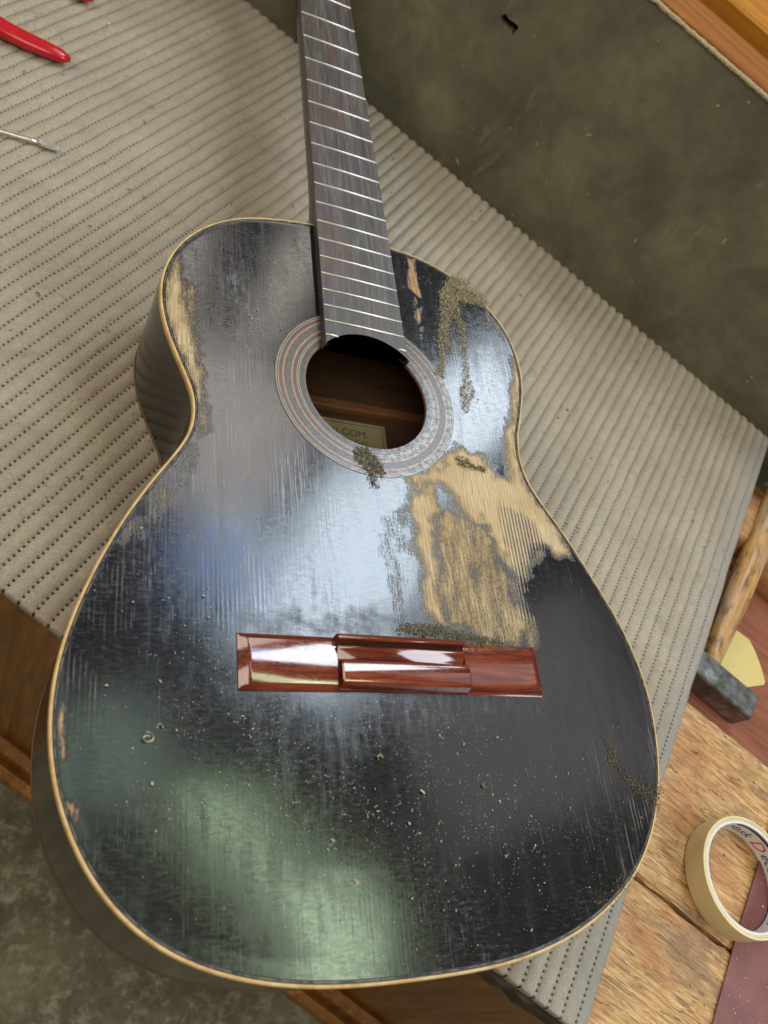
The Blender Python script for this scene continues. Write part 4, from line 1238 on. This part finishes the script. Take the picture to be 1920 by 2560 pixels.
# ------------------------------------------------------------------ sawdust, specks, shavings
def flakes(pts, size, seed, lift=0.0, aspect=2.2, zfun=None):
    """little bent flakes at the points (x,y,z)"""
    r = np.random.default_rng(seed)
    n = len(pts)
    a = r.random(n) * 6.283
    L = size * np.exp(r.normal(-0.05, 0.45, n))
    W = L / aspect * (0.6 + 0.8 * r.random(n))
    d = np.stack([np.cos(a), np.sin(a), r.normal(0, 0.35, n)], 1)
    e = np.stack([-np.sin(a), np.cos(a), r.normal(0, 0.35, n)], 1)
    up = np.array([0, 0, 1.0])
    c = np.asarray(pts) + up * (lift + 0.25 * L[:, None])
    hgt = (0.2 + 0.35 * r.random(n)) * L
    q0 = c - d * L[:, None] / 2 - e * W[:, None] / 2
    q1 = c - d * L[:, None] / 2 + e * W[:, None] / 2
    q2 = c + e * W[:, None] / 2 + up * hgt[:, None]
    q3 = c - e * W[:, None] / 2 + up * hgt[:, None]
    q4 = c + d * L[:, None] / 2 + e * W[:, None] / 2
    q5 = c + d * L[:, None] / 2 - e * W[:, None] / 2
    V = np.stack([q0, q1, q2, q3, q4, q5], 1).reshape(-1, 3)
    b_ = (np.arange(n) * 6)[:, None]
    F = np.concatenate([b_ + np.array([[0, 3, 2, 1]]), b_ + np.array([[3, 5, 4, 2]])])
    return V, F


def dustmat(name, a0, a1, a2):
    d = M(name)
    n = d.noise(d.co(), 900, 3, 0.7)
    d.set(Base_Color=d.ramp(n, [(0.32, a0), (0.5, a1), (0.68, a2)]), Roughness=0.8)
    return d.m


DUSTM = dustmat('sawdust', (0.14, 0.112, 0.06), (0.27, 0.225, 0.12), (0.46, 0.40, 0.24))
DARKD = dustmat('dark_lacquer_dust', (0.03, 0.025, 0.013), (0.095, 0.078, 0.038), (0.24, 0.20, 0.11))
PALED = dustmat('pale_specks', (0.34, 0.31, 0.20), (0.50, 0.47, 0.34), (0.62, 0.60, 0.48))


def pile(poly, n, seed, hmax, ragged=0.8):
    r = np.random.default_rng(seed)
    p = np.array(poly)
    lo, hi = p.min(0) - 2, p.max(0) + 2
    pts = lo + (hi - lo) * r.random((n * 6, 2))
    d = sdist(poly, pts[:, 0], pts[:, 1])
    keep = d > -ragged * np.abs(r.normal(0, 1, len(d))) ** 1.6 * 1.5
    pts, d = pts[keep][:n], d[keep][:n]
    z = 0.05 + np.clip(d, 0, 6) / 6 * hmax * r.random(len(d)) ** 0.5 * (0.4 + 0.9 * vnoise(pts[:, 0] + 300, pts[:, 1] + 300, 4, seed))
    return np.column_stack([pts, z])


PILES = [('edge_clump', 5200, 3.4, 0.75, DUSTM, 'clump of olive sawdust heaped on the upper right rim of the guitar'),
         ('edge_trail_a', 3800, 0.35, 0.55, DUSTM, 'trail of olive sawdust running down towards the soundhole ring'),
         ('edge_trail_b', 2600, 0.3, 0.55, DUSTM, 'thin forked trail of sawdust on the bluish shine right of the soundhole'),
         ('hole_blob', 2000, 0.35, 0.6, DARKD, 'dark crumbs of lacquer dust on the lower edge of the rosette'),
         ('bridge_front', 5000, 0.8, 0.55, DARKD, 'dark olive dust heaped against the front of the red bridge'),
         ('right_edge', 1500, 0.3, 0.5, DARKD, 'scraped dark dust on the lower right rim of the guitar'),
         ('right_low', 500, 0.2, 0.45, DARKD, 'faint dust streak near the bottom right binding of the guitar'),
         ('wear_edge', 800, 0.2, 0.5, DARKD, 'smear of dark dust on the bare wood below right of the soundhole')]
for i, (key, n, hm_, sz, mt, lab) in enumerate(PILES):
    pts = pile(DUST[key], n, 100 + i, hm_)
    V, F = flakes(pts, sz, 200 + i, 0.1)
    obj('sawdust', mesh_np('sawdust', V, F, False), mt, None, lab, 'sawdust', 'sawdust on the guitar', 'stuff')

# pale specks strewn over the lower half of the top and round the upper bout
r = np.random.default_rng(5)
OUTP = inset(5.0)


def inside(pts): return sdist(OUTP[::10], pts[:, 0], pts[:, 1]) > 0


def blob(cx, cy, sx, sy, n): return np.column_stack([r.normal(cx, sx, n), r.normal(cy, sy, n)])


sp = np.concatenate([blob(-75, -62, 48, 32, 2200), blob(10, -85, 55, 30, 1100), blob(70, -110, 45, 28, 900), blob(-110, 0, 35, 35, 420), blob(-65, 235, 16, 30, 420), blob(-30, -130, 80, 25, 350), blob(60, 300, 14, 10, 220)])
sp = sp[inside(sp) & (np.hypot(sp[:, 0], sp[:, 1] - 179.4) > 46.5) & ~((np.abs(sp[:, 0]) < 33) & (sp[:, 1] > 205))]
on_bridge = (np.abs(sp[:, 0]) < 99) & (sp[:, 1] > -33) & (sp[:, 1] < 1)
sp = sp[~on_bridge]
dens = vnoise(sp[:, 0] + 500, sp[:, 1] + 500, 14, 61) * 0.6 + vnoise(sp[:, 0] + 500, sp[:, 1] + 500, 5, 62) * 0.4
sp = sp[r.random(len(sp)) < np.clip((dens - 0.36) * 3.2, 0.06, 1)]
V, F = flakes(np.column_stack([sp, np.full(len(sp), 0.55)]), 0.36, 6, 0.0, 2.0)
obj('wood_specks', mesh_np('wood_specks', V, F, False), PALED, None, 'fine pale wood specks strewn over the black soundboard', 'sawdust', None, 'stuff')
sp2 = sp[r.permutation(len(sp))[:190]] + r.normal(0, 8, (190, 2))
sp2 = sp2[inside(sp2) & ~((np.abs(sp2[:, 0]) < 99) & (sp2[:, 1] > -34) & (sp2[:, 1] < 2))]
V, F = flakes(np.column_stack([sp2, np.full(len(sp2), 0.55)]), 0.75, 8, 0.0, 3.2)
obj('wood_chips', mesh_np('wood_chips', V, F, False), PALED, None, 'larger cream wood chips among the specks below the bridge', 'sawdust', None, 'stuff')

# specks on the red sandpaper
q = r.random((420, 2))
sx = np.array(left_[0]) + (np.array(left_[-1]) - np.array(left_[0])) * q[:, :1] + np.array([190, -147]) * q[:, 1:] * 0.55
V, F = flakes(np.column_stack([sx, np.full(len(sx), -100.1)]), 0.9, 9, 0.0, 1.8)
obj('wood_specks', mesh_np('wood_specks', V, F, False), PALED, None, 'white specks scattered on the dark red sandpaper sheet', 'sawdust', None, 'stuff')

# brown hairs and crumbs on the mat
mp = np.column_stack([r.uniform(-560, 240, 1300), r.uniform(-70, 545, 1300)])
wx = mp[:, :1] * E1[None, :2] + mp[:, 1:] * E2[None, :2]
V, F = flakes(np.column_stack([wx, np.full(len(wx), -92.6)]), 1.5, 10, 0.0, 4.5)
obj('wood_crumbs', mesh_np('wood_crumbs', V, F, False), dustmat('brown_crumbs', (0.07, 0.035, 0.015), (0.16, 0.085, 0.04), (0.30, 0.17, 0.09)), None,
    'brown wood crumbs and hairs scattered on the ribbed mat', 'sawdust', None, 'stuff')


def shaving(x, y, z, size, turns, width, seed, mat, lab, group):
    rr_ = np.random.default_rng(seed)
    k = 18
    a0 = rr_.random() * 6.28
    V = []
    for i in range(k):
        t = i / (k - 1)
        a = a0 + turns * 6.283 * t
        rad = size * (0.45 + 0.55 * t) * (1 + 0.15 * math.sin(5 * t + seed))
        px, py = rad * math.cos(a), rad * math.sin(a) * 0.8
        tilt = 0.5 * width * math.sin(3 * t + seed)
        V.append((px, py, 0.3 + 0.25 * size * t * rr_.random()))
        V.append((px + tilt, py + 0.2 * width, 0.3 + width + 0.1 * size * t))
    F = [[2 * i, 2 * i + 2, 2 * i + 3, 2 * i + 1] for i in range(k - 1)]
    o = obj('wood_shaving', mesh_np('wood_shaving', np.array(V), F), mat, None, lab, 'wood shaving', group)
    o.location = (x * S, y * S, z * S)
    return o


SHP = plain('cream_shaving', (0.70, 0.62, 0.42), 0.7, 0.2, 900)
SHB = plain('brown_shaving', (0.30, 0.13, 0.055), 0.7, 0.25, 900)
for i, (x, y, sz, tn, lab) in enumerate([
        (-143.8, -57.3, 2.6, 1.2, 'largest curled cream shaving on the black top, left of the bridge'),
        (-137.3, -51.8, 1.8, 0.6, 'small hooked cream shaving just right of the largest curl on the black top'),
        (-52.8, -110.2, 2.2, 0.4, 'pale scraped shaving lying on the green tinged reflection edge, below the bridge'),
        (-41.4, -129.7, 2.0, 0.7, 'cream shaving low on the top, near the bottom binding'),
        (-44.2, -136.8, 1.8, 0.35, 'bent cream shaving lowest of all on the black top'),
        (45.0, -83.5, 2.0, 0.45, 'long thin cream shaving on the grey shine below the right of the bridge'),
        (-18.8, -67.8, 1.5, 0.8, 'ring shaped cream shaving below the middle of the bridge'),
        (13.2, -103.4, 1.3, 0.6, 'tiny cream shaving in the middle of the dark lower bout')]):
    shaving(x, y, 0.4, sz * 1.25, tn, 1.7, i + 3, SHP, lab, 'wood shavings on the guitar')
for i, (x, y, sz, tn, mt, lab) in enumerate([
        (242.3, 149.5, 4.2, 0.35, SHP, 'bent white shaving on the mat at the right of the guitar'),
        (302.8, 143.6, 2.2, 1.0, SHP, 'white ring shaped shaving on the mat towards the right edge'),
        (-173.3, 620.6, 4.0, 0.5, SHP, 'white crumpled shaving on the mat at the top, near the pliers'),
        (-169.9, 435.8, 3.2, 0.3, SHB, 'curved brown shaving on the mat, right of the screwdriver tip'),
        (-179.9, 365.4, 3.2, 0.2, SHB, 'dark upright brown splinter on the mat above the upper left bout'),
        (-150.0, 416.4, 3.4, 0.3, SHB, 'brown flake on the mat between the screwdriver tip and the neck'),
        (-138.0, 411.7, 2.6, 0.3, SHB, 'pale brown flake on the mat closest to the neck')]):
    shaving(x, y, -92.2, sz, tn, 1.1, i + 33, mt, lab, 'wood shavings on the mat')
